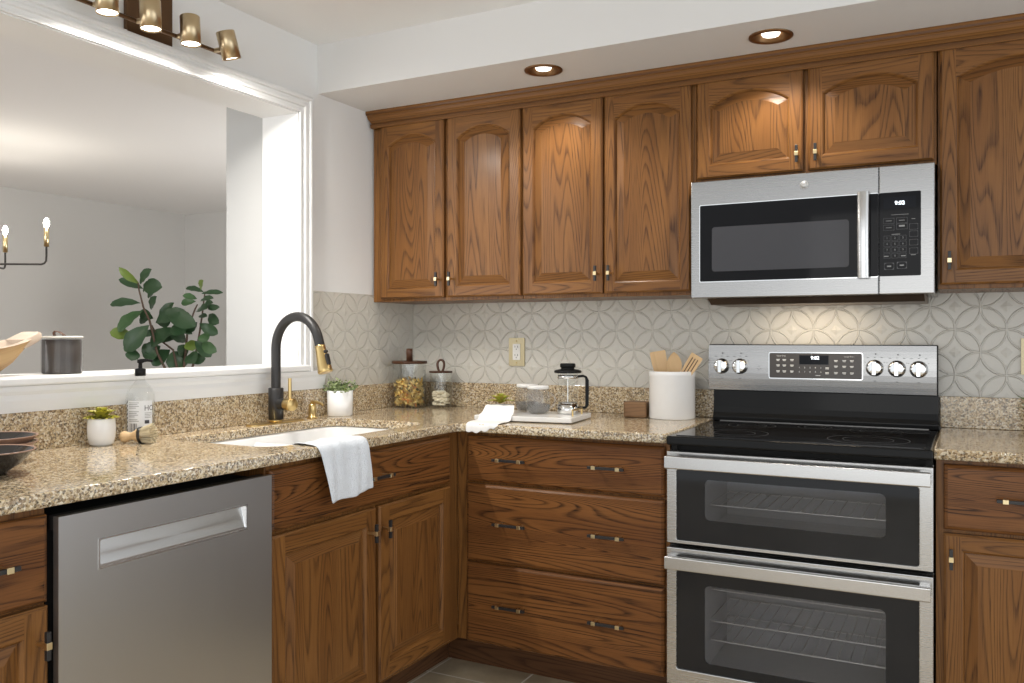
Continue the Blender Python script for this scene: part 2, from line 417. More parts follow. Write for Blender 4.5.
# left wall with the pass-through opening
OY0, OY1, OZ0, OZ1 = -2.95, -0.772, 1.10, 2.073
m = MB()
m.box(LW, 0, OY1, 0, 0, CZ); m.box(LW, 0, -5.2, OY0, 0, CZ); m.box(LW, 0, OY0, OY1, 0, OZ0-0.012); m.box(LW, 0, OY0, OY1, OZ1, CZ)
struct(m.build('wall_left', WALL))
struct(boxobj('ceiling', CEIL, (LW, 3.6, -3.6, 0.14, CZ, CZ+0.08)))
struct(boxobj('ceiling_dining', CEIL, (-4.35, LW, -2.9, 2.6, CZ, CZ+0.08)))
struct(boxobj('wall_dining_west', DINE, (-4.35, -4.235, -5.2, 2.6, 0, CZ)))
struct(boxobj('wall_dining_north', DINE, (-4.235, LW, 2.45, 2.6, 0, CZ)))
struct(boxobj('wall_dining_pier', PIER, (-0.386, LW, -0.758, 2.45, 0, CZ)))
# soffit over the cabinets, with two holes for the recessed lights
CANS = [(0.913, -0.522), (1.700, -0.502)]
CAN_R = 0.058
m = MB()
X0, X1, Y0, Y1 = 0.0, 3.6, -0.66, 0.0
m.face([(X0, Y0, SB), (X1, Y0, SB), (X1, Y0, CZ), (X0, Y0, CZ)])
xs = [X0]
for cx_, cy_ in CANS: xs += [cx_-0.1, cx_+0.1]
xs += [X1]
for k in range(0, len(xs), 2):
    m.face([(xs[k], Y0, SB), (xs[k], Y1, SB), (xs[k+1], Y1, SB), (xs[k+1], Y0, SB)])
for cx_, cy_ in CANS:
    n = 48; sq = []; ci = []
    for k in range(n):
        a = 2*PI*k/n; c_, s_ = math.cos(a), math.sin(a)
        q = max(abs(c_), abs(s_)); px, py = cx_ + 0.1*c_/q, c_*0 + s_/q
        py = cy_ + (py*(Y1-cy_) if py > 0 else py*(cy_-Y0))
        sq.append((px, py, SB)); ci.append((cx_+CAN_R*c_, cy_+CAN_R*s_, SB))
    m.grid([sq, ci], True, False)
struct(m.build('trim_soffit', SOFF))

# casing round the pass-through, sill and apron
prof = [(0, 0.0), (0, 0.016), (0.008, 0.021), (0.018, 0.021), (0.021, 0.013), (0.030, 0.013), (0.034, 0.018), (0.044, 0.018), (0.047, 0.011), (0.058, 0.010), (0.062, 0.014), (0.068, 0.014), (0.068, 0.0)]
m = MB()
rows = []
for w, d in prof:     # up the right side, along the head and down the left side, mitred
    w = 0.068 - w
    rows.append([(d, OY1+w, 1.086), (d, OY1+w, OZ1+w), (d, OY0-w, OZ1+w), (d, OY0-w, 1.086)])
m.grid([[r[k] for r in rows] for k in range(4)], False, False)
struct(m.build('trim_casing', TRIM, None))
m = MB()                                # smooth jamb liners
m.box(LW-0.004, 0.004, OY1-0.004, OY1+0.004, OZ0, OZ1); m.box(LW-0.004, 0.004, OY0-0.004, OY0+0.004, OZ0, OZ1)
m.box(LW-0.004, 0.004, OY0, OY1, OZ1-0.004, OZ1+0.004)
struct(m.build('trim_jamb', TRIM))
struct(boxobj('trim_sill', TRIM, (LW-0.02, 0.034, OY0-0.03, OY1+0.036, 1.088, 1.112), None, 0.006))
m = MB()                                # apron board with a small ogee end
pr = [(0.0064, 1.018), (0.024, 1.018), (0.026, 1.03), (0.028, 1.05), (0.026, 1.064), (0.030, 1.074), (0.030, 1.0875), (0.0064, 1.0875)]
m.grid([[(x, -3.02, z) for x, z in pr], [(x, -0.655+ (0.012 if z > 1.05 else 0.004), z) for x, z in pr]], True, False)
m.cap([(x, -0.655+(0.012 if z > 1.05 else 0.004), z) for x, z in pr])
struct(m.build('trim_apron', TRIM))
# embossed panels behind the counter
o = boxobj('ring_backsplash_panel', RING, (0.0, 3.58, -0.006, -0.0005, -0.4075, 0.08)); o.location = (0.002, 0, 1.32)
tag(o, 'embossed ring-pattern backsplash panel on the back wall behind the range', 'backsplash')
o = boxobj('ring_backsplash_panel', RING, (-0.2812, 0.415, -0.006, -0.0005, -0.304, 0.078)); o.location = (0.0, -0.4225, 1.32); o.rotation_euler = (0, 0, PI/2)
tag(o, 'narrow embossed ring-pattern backsplash panel on the left wall beside the faucet', 'backsplash')

# ------------------------------------------------------------------ cabinet pieces (local: x right, z up, front faces -Y)
def bar_pull_mesh(L, vertical=False):
    m = MB()
    def bx(a0, a1, h, y0, y1):
        if vertical: m.box(-h, h, y0, y1, a0, a1)
        else: m.box(a0, a1, y0, y1, -h, h)
    m.cur = 0; bx(-L/2, L/2, 0.0045, -0.036, -0.027)
    m.cur = 1
    for s_ in ((-1, 1) if not vertical else (0,)):
        c = s_*(L/2-0.021)
        bx(c-0.007, c+0.007, 0.006, -0.0375, -0.0255)
        m.box(c-0.004, c+0.004, -0.026, 0.0, -0.004, 0.004)
    o = m.build('handle', [BLACK, PALE_BRASS], None, 0.0008)
    return o
PULL = bar_pull_mesh(0.126); KNOB = bar_pull_mesh(0.056, True)
for o in (PULL, KNOB): COL.objects.unlink(o)
def handle(parent, src, x, y, z):
    o = src.copy(); COL.objects.link(o); o.parent = parent; o.location = (x, y, z); o.name = 'handle'
    o['label'] = 'black bar handle with brass sleeves'
    return o

def arch_outline(w, z0, zs, rise, d, n=18):
    """outline of a panel of half-width w/2 from z0 to an arch springing at zs; inset by d (counter-clockwise seen from the front)"""
    hw = w/2
    if rise <= 0: return [(-hw+d, z0+d), (hw-d, z0+d)] + [(hw-d - 2*(hw-d)*k/n, zs-d) for k in range(n+1)]
    R = (hw*hw + rise*rise)/(2*rise); zc = zs + rise - R; r = R-d
    x1 = hw-d; a = math.asin(min(1, x1/r)); pts = [(-x1, z0+d), (x1, z0+d)]
    for k in range(n+1):
        t_ = a - 2*a*k/n; pts.append((r*math.sin(t_), zc + r*math.cos(t_)))
    return pts
def door(parent, x0, z0, w, h, yf, rise, knob=None, fw=0.056, mat=OAK):
    """framed raised-panel door; rise > 0 gives the arched top rail. Back at yf, front at yf - 0.02"""
    T = 0.020
    m = MB(); ou = random.random()*30
    zs = h - (0.052 + rise if rise > 0 else fw)          # where the arch springs
    pw = w - 2*fw
    cx_ = w/2; N = 18
    inner = arch_outline(pw, fw, zs, rise, 0.0, N); lip = arch_outline(pw, fw, zs, rise, -0.0065, N)
    E = 0.006                                             # eased outer edge
    def P(x, z, y): return (cx_+x, y, z)
    hw = w/2
    def quad(pts, y, horiz, off):
        m.face([P(a, b, y) for a, b in pts], [((b, a+off) if horiz else (a+off, b+off)) for a, b in pts])
    L = lip; xl = L[1][0]
    zsL = L[2][1]; zb = L[0][1]
    quad([(-hw+E, E), (-xl, E), (-xl, h-E), (-hw+E, h-E)], -T, False, ou+1)
    quad([(xl, E), (hw-E, E), (hw-E, h-E), (xl, h-E)], -T, False, ou+5)
    quad([(-xl, E), (xl, E), (xl, zb), (-xl, zb)], -T, True, ou+9)
    arc = L[2:]
    for k in range(N):
        a, b = arc[k], arc[k+1]
        quad([b, a, (a[0], h-E), (b[0], h-E)], -T, True, ou+13)
    # moulded edge falling into the groove
    n = len(inner)
    steps = [(-0.0065, -T), (-0.003, -T+0.0025), (0.0, -T+0.0065), (0.0015, -T+0.010)]
    for (d0, y0), (d1, y1) in zip(steps, steps[1:]):
        A = arch_outline(pw, fw, zs, rise, d0, N); B = arch_outline(pw, fw, zs, rise, d1, N)
        for k in range(n):
            j = (k+1) % n
            hz = k != 1 and k != n-1
            pts = [A[k], A[j], B[j], B[k]]; ys = [y0, y0, y1, y1]
            m.face([P(q[0], q[1], y) for q, y in zip(pts, ys)], [((q[1], q[0]+ou) if hz else (q[0], q[1]+ou)) for q in pts])
    # outer edge: chamfer and sides, back
    o1 = [(-hw+E, E), (hw-E, E), (hw-E, h-E), (-hw+E, h-E)]; o2 = [(-hw, 0), (hw, 0), (hw, h), (-hw, h)]
    for k in range(4):
        j = (k+1) % 4; hz = k in (0, 2)
        for pts, ys in (([o2[k], o2[j], o1[j], o1[k]], [-T+E*0.9]*2+[-T]*2), ([o2[k], o2[j], o2[j], o2[k]], [0, 0, -T+E*0.9, -T+E*0.9])):
            m.face([P(q[0], q[1], y) for q, y in zip(pts, ys)], [((q[1]+y, q[0]+ou) if hz else (q[0]+y, q[1]+ou)) for q, y in zip(pts, ys)])
    m.face([P(a, b, 0) for a, b in reversed(o2)])
    d = m.build('door', mat, parent, 0, (x0, yf, z0))
    # raised panel
    m = MB(); pu = random.random()*30
    st = [(0.0012, -T+0.010), (0.004, -T+0.0095), (0.031, -T+0.0015), (0.0325, -T+0.0005)]
    if pw < 0.16: st = [(0.0012, -T+0.010), (0.004, -T+0.0095), (0.029, -T+0.0015), (0.0305, -T+0.0005)]
    outs = [arch_outline(pw, fw, zs, rise, a, N) for a, b in st]
    for (A, (_, y0)), (B, (_, y1)) in zip(zip(outs, st), zip(outs[1:], st[1:])):
        for k in range(n):
            j = (k+1) % n; pts = [A[k], A[j], B[j], B[k]]; ys = [y0, y0, y1, y1]
            hz = k != 1 and k != n-1
            m.face([P(q[0], q[1], y) for q, y in zip(pts, ys)], [((q[1]+pu, q[0]+pu) if hz else (q[0]+pu, q[1]+pu)) for q in pts])
    A = outs[-1]
    x1 = A[1][0]
    for k in range(2, n-1):
        a, b = A[k], A[k+1]
        pts = [(b[0], A[0][1]), (a[0], A[0][1]), a, b]
        m.face([P(q[0], q[1], st[-1][1]) for q in pts], [(q[0]+pu+3, q[1]+pu) for q in pts])
    m.build('panel', mat, d)
    if knob: handle(d, KNOB, knob[0], -T, knob[1])
    return d
def drawer(parent, x0, z0, w, h, yf, pulls, mat=OAK_FLAT, name='drawer', dep=0.30):
    T = 0.020; m = MB(); ou, ov = random.random()*30, random.random()*30
    E1, E2 = 0.003, 0.010
    loops = [(0.0, 0.0), (0.0, -T+0.008), (E1, -T+0.004), (E2, -T)]
    def L(d): return [(d, d), (w-d, d), (w-d, h-d), (d, h-d)]
    for (d0, y0), (d1, y1) in zip(loops, loops[1:]):
        A, B = L(d0), L(d1)
        for k in range(4):
            j = (k+1) % 4; pts = [A[k], A[j], B[j], B[k]]; ys = [y0, y0, y1, y1]
            hz = k in (0, 2)
            m.face([(q[0], y, q[1]) for q, y in zip(pts, ys)], [(q[1]+y+ou, q[0]+ov) if hz else (q[1]+ou, q[0]+y+ov) for q, y in zip(pts, ys)])
    A = L(E2); m.face([(a, -T, b) for a, b in A], [(b+ou, a+ov) for a, b in A])
    m.face([(a, 0, b) for a, b in reversed(L(0))], None)
    d = m.build(name, mat, parent, 0, (x0, yf, z0))
    for px in pulls: handle(d, PULL, px, -T, h*0.52)
    return d
def base_carcass(root, W, D=0.61, hollow=False, toe=0.146, t0=0.0, t1=0.0):
    m = MB()
    if hollow:
        m.box(0.0, 0.018, -D+0.02, -0.004, toe-0.02, 0.879); m.box(W-0.018, W, -D+0.02, -0.004, toe-0.02, 0.879)
        m.box(0.018, W-0.018, -D+0.02, -0.004, toe-0.02, toe)
        m.box(0, W, -D, -D+0.02, toe-0.02, 0.879)
    else: m.box(0, W, -D, -0.004, toe-0.02, 0.879)
    m.build('carcass', OAK, root, 0.001)
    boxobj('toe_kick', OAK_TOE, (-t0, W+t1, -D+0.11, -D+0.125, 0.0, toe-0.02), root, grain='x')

UP_B, UP_T = 1.367, 2.118
def upper(name, x0, x1, zb, doors, label, cat='cabinet', D=0.305):
    r = empty(name, (x0, 0, 0)); tag(r, label, cat, 'arched-door wall cabinets')
    boxobj('carcass', OAK, (0, x1-x0, -D, -0.007, zb, UP_T), r, 0.0015)
    for (a, b, side) in doors:
        w = b-a; zb2 = zb+0.013
        k = (0.033 if side == 'L' else w-0.017-0.0, 0.072)
        rise = 0.043
        door(r, a-x0, zb2, w, 2.109-zb2, -D, rise, ((0.027 if side == 'L' else w-0.016), 0.072 if zb < 1.5 else 0.052), fw=0.044 if w < 0.325 else 0.050)
    return r
upper('wall_cabinet', 0.006, 0.7225, UP_B, [(0.053, 0.367, 'R'), (0.386, 0.716, 'L')], 'wall cabinet with two arched doors nearest the pass-through corner')
upper('wall_cabinet', 0.7245, 1.406, UP_B, [(0.7275, 1.058, 'R'), (1.066, 1.390, 'L')], 'wall cabinet with two arched doors just left of the microwave')
upper('wall_cabinet', 1.408, 2.1655, 1.756, [(1.411, 1.769, 'R'), (1.785, 2.158, 'L')], 'short wall cabinet with two arched doors above the microwave')
upper('wall_cabinet', 2.1685, 2.66, UP_B, [(2.175, 2.603, 'L')], 'wall cabinet with one arched door right of the microwave')
upper('wall_cabinet', 2.663, 3.30, UP_B, [(2.668, 2.975, 'R'), (2.985, 3.292, 'L')], 'wall cabinet beyond the single-door cabinet at the far right')
# crown moulding along the top, returning to the wall at its left end
m = MB()
cp = [(0.000, 2.101), (0.010, 2.101), (0.0125, 2.106), (0.0125, 2.117), (0.007, 2.121), (0.012, 2.128), (0.022, 2.137), (0.026, 2.147), (0.026, 2.151), (0.031, 2.153), (0.033, 2.160), (0.033, SB-0.0005), (0.0, SB-0.0005)]
for (A, B) in zip(cp, cp[1:]):
    ou = random.random()*9
    def c3(p): return [(0.010-0.0, -0.30-0.0, p[1])]
    pa, pb = A, B
    l = [(0.0175-pa[0]*0.45, 0.0, pa[1]), (0.0175-pa[0]*0.45, -0.3255-pa[0], pa[1]), (3.30, -0.3255-pa[0], pa[1])]
    r_ = [(0.0175-pb[0]*0.45, 0.0, pb[1]), (0.0175-pb[0]*0.45, -0.3255-pb[0], pb[1]), (3.30, -0.3255-pb[0], pb[1])]
    for k in range(2):
        q = [l[k], l[k+1], r_[k+1], r_[k]]
        s0 = abs(pa[1]-pb[1])+abs(pa[0]-pb[0])
        m.face(q, [(ou, q[0][k and 0 or 1]), (ou, q[1][k and 0 or 1]), (ou+s0, q[2][k and 0 or 1]), (ou+s0, q[3][k and 0 or 1])])
tag(m.build('crown_molding', OAK), 'stained oak crown molding running along the top of the wall cabinets', 'molding')

# corner drawer unit left of the range
r = empty('drawer_cabinet', (0.613, 0, 0)); tag(r, 'base cabinet of three wide drawers between sink run and range', 'cabinet', 'oak base cabinets')
base_carcass(r, 1.4055-0.613, t0=0.111)
for z0, z1 in ((0.128, 0.413), (0.420, 0.695), (0.703, 0.867)):
    drawer(r, 0.657-0.613, z0, 0.735, z1-z0, -0.61, (0.186, 0.546))
boxobj('corner_stile', OAK, (0.0, 0.040, -0.6135, -0.609, 0.128, 0.876), r, 0.001)
# sink base, facing +X (local x runs towards the back wall)
r = empty('sink_cabinet', (0.0, -1.592, 0), PI/2); tag(r, 'sink base cabinet with false drawer front and two doors', 'cabinet', 'oak base cabinets')
base_carcass(r, 0.980, 0.612, True, t1=0.110)
drawer(r, 0.006, 0.704, 0.894, 0.163, -0.612, (0.446,), name='drawer_front')
door(r, 0.006, 0.142, 0.458, 0.550, -0.612, 0, (0.415, 0.480), 0.058)
door(r, 0.480, 0.142, 0.420, 0.550, -0.612, 0, (0.0125, 0.480), 0.058)
# cabinet at the left edge of the picture
r = empty('drawer_door_cabinet', (0.0, -2.70, 0), PI/2); tag(r, 'base cabinet with one drawer and door left of the dishwasher', 'cabinet', 'oak base cabinets')
base_carcass(r, 0.495, 0.612)
drawer(r, 0.03, 0.692, 0.462, 0.174, -0.612, (0.319,))
door(r, 0.03, 0.142, 0.462, 0.543, -0.612, 0, (0.438, 0.475), 0.058)
# right of the range
r = empty('drawer_door_cabinet', (2.1715, 0, 0)); tag(r, 'base cabinet with one drawer and door right of the range', 'cabinet', 'oak base cabinets')
base_carcass(r, 0.42)
drawer(r, 0.020, 0.687, 0.372, 0.180, -0.61, (0.190,))
door(r, 0.020, 0.142, 0.372, 0.534, -0.61, 0, (0.019, 0.470), 0.050)
r = empty('drawer_door_cabinet', (2.5925, 0, 0)); tag(r, 'base cabinet with one drawer and door at the far right end', 'cabinet', 'oak base cabinets')
base_carcass(r, 0.70)
drawer(r, 0.020, 0.687, 0.66, 0.180, -0.61, (0.33,))
door(r, 0.020, 0.142, 0.66, 0.534, -0.61, 0, (0.640, 0.470), 0.058)

# ------------------------------------------------------------------ countertops with their splash strips
def slab(name, outline, holes, parent):
    c = bpy.data.curves.new(name, 'CURVE'); c.dimensions = '2D'; c.fill_mode = 'BOTH'
    c.extrude = 0.0105; c.bevel_depth = 0.0045; c.bevel_resolution = 2; c.offset = -0.0045
    for pts in [outline]+holes:
        s = c.splines.new('POLY'); s.points.add(len(pts)-1)
        for p, q in zip(s.points, pts): p.co = (q[0], q[1], 0, 1)
        s.use_cyclic_u = True
    o = bpy.data.objects.new(name, c); COL.objects.link(o)
    dg = bpy.context.evaluated_depsgraph_get(); dg.update()
    me = bpy.data.meshes.new_from_object(o.evaluated_get(dg)); bpy.data.objects.remove(o); bpy.data.curves.remove(c)
    me.name = name; me.materials.clear(); me.materials.append(GRAN)
    r = put(name, me, parent); r.location = (0, 0, TOP-0.015)
    return r
cor = [(0.644+0.035*(1-math.cos(a)), -0.662-0.035*(1-math.sin(a))) for a in [PI/2*k/8 for k in range(9)]]
EX, EY = 0.642, -0.662
fil = [(EX+0.035-0.035*math.cos(a), EY-0.035+0.035*math.sin(a)) for a in [PI/2*k/8 for k in range(9)]]
SX0, SX1, SY0, SY1 = 0.115, 0.545, -1.490, -0.712
r = empty('granite_countertop', (0.3, -0.3, 0.882)); tag(r, 'L-shaped speckled granite countertop holding the sink', 'countertop')
def under(o, root): o.parent = root; o.matrix_parent_inverse = Matrix.Translation(root.location).inverted(); return o
o = slab('slab', [(0.002, -0.002), (0.002, -2.70), (EX, -2.70)] + fil + [(1.4075, EY), (1.4075, -0.002)], [rrect(SX0, SX1, SY0, SY1, 0.075, 8)], None); under(o, r)
tag(boxobj('granite_splash', GRAN, (0.0005, 0.020, -2.70, -0.007, TOP+0.0003, 1.0175), None, 0.002), 'long granite splash strip along the left wall under the sill', 'splash strip')
tag(boxobj('granite_splash', GRAN, (0.0205, 1.4075, -0.026, -0.0065, TOP+0.0003, 1.0175), None, 0.002), 'granite splash strip on the back wall behind jars and tray', 'splash strip')
r = empty('granite_countertop', (2.6, -0.3, 0.882)); tag(r, 'short speckled granite countertop right of the range', 'countertop')
under(slab('slab', [(2.1685, -0.008), (2.1685, EY), (3.30, EY), (3.30, -0.008)], [], None), r)
tag(boxobj('granite_splash', GRAN, (2.1685, 3.30, -0.026, -0.0065, TOP+0.0003, 1.0175), None, 0.002), 'short granite splash strip right of the range', 'splash strip')

# ------------------------------------------------------------------ appliances
def plate(m, x0, x1, z0, z1, yb, yf, r=0.0, n=5):
    """flat plate with rounded corners facing -Y, from yb (back) to yf (front)"""
    pts = rrect(x0, x1, z0, z1, r, n) if r else [(x1, z1), (x0, z1), (x0, z0), (x1, z0)]
    A = [(x, yb, z) for x, z in pts]; B = [(x, yf, z) for x, z in pts]
    m.grid([A, B], True, False); m.cap(B); m.cap(A, True)
def frame(m, x0, x1, z0, z1, hx0, hx1, hz0, hz1, yb, yf, r=0.006, n=4):
    """plate with a rounded rectangular hole"""
    I = rrect(hx0, hx1, hz0, hz1, r, n); O = []
    k = n+1
    for q, (x, z) in enumerate(I):
        c = q//k; i = q % k
        cx_, cz_ = ((x1, z1), (x0, z1), (x0, z0), (x1, z0))[c]
        if c == 0: O.append((x1, z) if i < k/2 - .5 else ((x1, z1) if i == k//2 else (x, z1)))
        elif c == 1: O.append((x, z1) if i < k/2 - .5 else ((x0, z1) if i == k//2 else (x0, z)))
        elif c == 2: O.append((x0, z) if i < k/2 - .5 else ((x0, z0) if i == k//2 else (x, z0)))
        else: O.append((x, z0) if i < k/2 - .5 else ((x1, z0) if i == k//2 else (x1, z)))
    f = lambda P, y: [(a, y, b) for a, b in P]
    m.grid([f(O, yb), f(O, yf), f(I, yf), f(I, yb), f(O, yb)], True, False)

r = empty('double_oven_range', (1.788, -0.33, 0)); tag(r, 'stainless double-oven electric range with black cooktop under the microwave', 'range')
RX0, RX1 = 1.4100, 2.1665
m = MB()
m.box(RX0+0.002, RX1-0.002, -0.30, -0.03, 0.02, 0.878); m.box(RX0+0.002, RX0+0.02, -0.615, -0.30, 0.02, 0.878); m.box(RX1-0.02, RX1-0.002, -0.615, -0.30, 0.02, 0.878)
m.box(RX0+0.02, RX1-0.02, -0.60, -0.30, 0.84, 0.878); m.box(RX0+0.02, RX1-0.02, -0.60, -0.30, 0.545, 0.60); m.box(RX0+0.02, RX1-0.02, -0.60, -0.30, 0.02, 0.16)
under(m.build('body', SHADE), r)
for (z0, z1, shelves) in ((0.602, 0.838, (0.688,)), (0.162, 0.543, (0.262, 0.322, 0.422))):
    m = MB(); a0, a1, b0, b1 = RX0+0.10, RX1-0.10, -0.600, -0.305
    m.box(a0, a1, -0.309, -0.305, z0, z1); m.box(a0, a0+.004, b0, b1, z0, z1); m.box(a1-.004, a1, b0, b1, z0, z1); m.box(a0, a1, b0, b1, z0, z0+.004); m.box(a0, a1, b0, b1, z1-.004, z1)
    under(m.build('oven_cavity', CAVITY), r)
    for zz in shelves:
        m = MB(); a, b = a0+0.02, a1-0.02
        for yy in (-0.59, -0.33): m.tube([(a, yy, zz), (b, yy, zz)], 0.003, 6)
        for k in range(16):
            x = a + (b-a)*k/15; m.tube([(x, -0.59, zz+.003), (x, -0.33, zz+.003)], 0.0018, 5)
        under(m.build('oven_rack', RACK), r)
def oven_door(z0, z1, hz0, hz1, wz0, wz1, hb0, hb1):
    e = empty('oven_door', (1.788, -0.64, z0)); under(e, r)
    m = MB(); frame(m, RX0, RX1, z0, z1, 1.441, 2.131, hz0, hz1, -0.617, -0.660, 0.007)
    d = m.build('door_frame', STEEL_R, None, 0.002); under2(d, e)
    m = MB(); frame(m, 1.4405, 2.1315, hz0-.0005, hz1+.0005, 1.529, 2.046, wz0, wz1, -0.648, -0.654, 0.016); g = m.build('black_glass', MASK); under2(g, e)
    m = MB(); plate(m, 1.5285, 2.0465, wz0-.0005, wz1+.0005, -0.650, -0.6535, 0.0165); g = m.build('window', OVENGLASS); under2(g, e)
    m = MB()
    pr = [(-0.688, hb0), (-0.702, hb0+0.001), (-0.704, hb0+0.003), (-0.704, hb1-0.003), (-0.702, hb1-0.001), (-0.688, hb1)]
    rows = [[(x, y, z) for y, z in pr] for x in (RX0+0.006, RX1-0.006)]
    m.grid(rows, True, False); m.cap(rows[0], True); m.cap(rows[1])
    for x in (RX0+0.008, RX1-0.034): m.box(x, x+0.026, -0.688, -0.660, hb0+0.004, hb1-0.002)
    h = m.build('handle', HANDLE_STEEL, None, 0.0015); under2(h, e)
def under2(o, e):
    o.parent = e; o.matrix_parent_inverse = Matrix.Translation(Vector(e.location)).inverted()
    return o
oven_door(0.572, 0.859, 0.582, 0.803, 0.650, 0.776, 0.809, 0.850)
oven_door(0.128, 0.557, 0.178, 0.500, 0.206, 0.448, 0.497, 0.538)
under(boxobj('kick_panel', GLOSS, (RX0, RX1, -0.63, -0.617, 0.02, 0.120)), r)
m = MB(); m.box(RX0, RX1, -0.668, -0.035, 0.879, 0.9075)
under(m.build('cooktop_frame', GLOSS, None, 0.007, seg=3), r)
m = MB(); plate(m, RX0+0.022, RX1-0.022, -0.640, -0.118, 0.9075, 0.9095, 0.012)
o = m.build('cooktop', COOKTOP)
for v in o.data.vertices: v.co = (v.co.x, v.co.z, v.co.y)
under(o, r)
m = MB()
for (x, y, ra) in ((1.585, -0.50, 0.105), (1.985, -0.50, 0.115), (1.585, -0.24, 0.080), (1.985, -0.24, 0.080), (1.788, -0.20, 0.055)):
    for q in (ra, ra*0.62):
        m.lathe([(q-0.0012, 0.9098), (q+0.0012, 0.9098)], (x, y, 0), 48, ends=False)
under(m.build('burner_rings', RINGS), r)
under(boxobj('vent_trim', DULL, (RX0+0.03, RX1-0.03, -0.110, -0.105, 0.9075, 0.9115)), r)
m = MB(); pr = [(-0.030, 0.9078), (-0.098, 0.9078), (-0.100, 0.925), (-0.092, 0.940), (-0.088, 0.960), (-0.086, 1.023), (-0.030, 1.023)]
rows = [[(x, y, z) for y, z in pr] for x in (RX0+0.001, RX1-0.001)]
m.grid(rows, True, False); m.cap(rows[0], True); m.cap(rows[1]); under(m.build('backguard', GLOSS, None, 0.003), r)
# control panel, leaning back a little
BX0, BX1, BZ0, BZ1 = 1.3935, 2.1600, 1.0235, 1.1885
cp_ = empty('control_panel', (1.788, -0.09, BZ0)); under(cp_, r)
m = MB(); m.box(BX0-0.003, BX1+0.004, -0.078, -0.028, BZ0-0.001, BZ1+0.003); under2(m.build('panel_back', GLOSS, None, 0.004), cp_)
m = MB()
n = 8; rows = []
for k in range(n+1):
    z = BZ0 + (BZ1-BZ0)*k/n; rows.append([(BX0, -0.080, z), (BX0, -0.0905-0.006*math.sin(PI*k/n), z), (BX1, -0.0905-0.006*math.sin(PI*k/n), z), (BX1, -0.080, z)])
m.grid(rows, False, False); under2(m.build('panel_face', STEEL, None), cp_)
YP = -0.0975
m = MB(); plate(m, 1.6135, 1.9315, 1.0685, 1.1640, -0.088, YP, 0.007); under2(m.build('panel_border', CHROME), cp_)
m = MB(); plate(m, 1.6165, 1.9285, 1.0715, 1.1610, -0.088, YP-0.0012, 0.005); under2(m.build('touch_panel', PANEL), cp_)
m = MB(); plate(m, 1.7205, 1.8190, 1.1215, 1.1535, -0.088, YP-0.0018); under2(m.build('display', SCREEN), cp_)
m = MB(); add_text(m, '9:02', 0.0170, 1.774, YP-0.0021, 1.1440); under2(m.build('display_digits', DIGIT), cp_)
m = MB()
def PX(f): return 1.6165 + (f-100)/855*0.312
def PZ(f): return 1.1610 - (f-122)/236*0.0895
for xx in (183, 243, 315):
    for zz in (184, 236, 292): m.box(PX(xx)-0.0062, PX(xx)+0.0062, YP-0.0016, YP-0.001, PZ(zz)-0.0016, PZ(zz)+0.0016); m.box(PX(xx)-0.0045, PX(xx)+0.0045, YP-0.0016, YP-0.001, PZ(zz)-0.0050, PZ(zz)-0.0028)
for xx in (722, 797, 865):
    for zz in (188, 240, 300): m.box(PX(xx)-0.0062, PX(xx)+0.0062, YP-0.0016, YP-0.001, PZ(zz)-0.0016, PZ(zz)+0.0016); m.box(PX(xx)-0.0045, PX(xx)+0.0045, YP-0.0016, YP-0.001, PZ(zz)-0.0050, PZ(zz)-0.0028)
for zz in (255, 300): m.box(PX(642)-0.006, PX(642)+0.006, YP-0.0016, YP-0.001, PZ(zz)-0.002, PZ(zz)+0.001); m.box(PX(642)-0.006, PX(642)+0.006, YP-0.0016, YP-0.001, PZ(zz)-0.0055, PZ(zz)-0.0032)
m.box(PX(558)-0.008, PX(558)+0.008, YP-0.0016, YP-0.001, PZ(331), PZ(327))
for k, ch in enumerate('12345'): add_text(m, ch, 0.0075, PX(385+50*k), YP-0.0013, PZ(258))
for k, ch in enumerate('67890'): add_text(m, ch, 0.0075, PX(385+50*k), YP-0.0013, PZ(298))
add_text(m, 'Upper Oven', 0.0062, PX(213), YP-0.0013, PZ(148)); add_text(m, 'Lower Oven', 0.0062, PX(840), YP-0.0013, PZ(152))
under2(m.build('touch_panel_print', PRINT), cp_)
m = MB()
KN = [(1.443, 1.111), (1.511, 1.111), (1.969, 1.112), (2.039, 1.1105), (2.106, 1.1095)]
for x, z in KN:
    for dx, dz, w in ((-0.022, 0.036, 0.007), (0.0, 0.037, 0.004), (0.022, 0.036, 0.007), (0.030, 0.020, 0.003), (-0.031, 0.020, 0.003), (0, -0.045, 0.007)):
        m.box(x+dx-w/2, x+dx+w/2, YP-0.0004, YP+0.004, z+dz-0.0007, z+dz+0.0007)
    m.box(x+0.001, x+0.005, YP-0.0004, YP+0.004, z+0.046, z+0.050)
for dx, dz in ((0, 0.006), (-0.005, -0.002), (0.005, -0.002), (0, -0.007)): m.box(1.579+dx-0.0012, 1.579+dx+0.0012, YP-0.0004, YP+0.004, 1.106+dz-0.0012, 1.106+dz+0.0012)
under2(m.build('panel_print', INK), cp_)
for x, z in KN:
    m = MB(); R_ = Matrix.Rotation(PI/2, 3, 'X')
    m.lathe([(0.0, 0), (0.0285, 0.0), (0.0285, 0.006), (0.026, 0.010), (0.0245, 0.020), (0.021, 0.024), (0.0, 0.025)], (0, 0, 0), 32, R_)
    m.cur = 0; m.box(-0.0065, 0.0065, -0.038, -0.022, -0.0235, 0.0235)
    o = m.build('knob', CHROME, None, 0.0015); o.location = (x, YP+0.001, z); o.parent = cp_; o.matrix_parent_inverse = Matrix.Translation(Vector(cp_.location)).inverted()
    o['label'] = 'chrome knob with a raised grip'

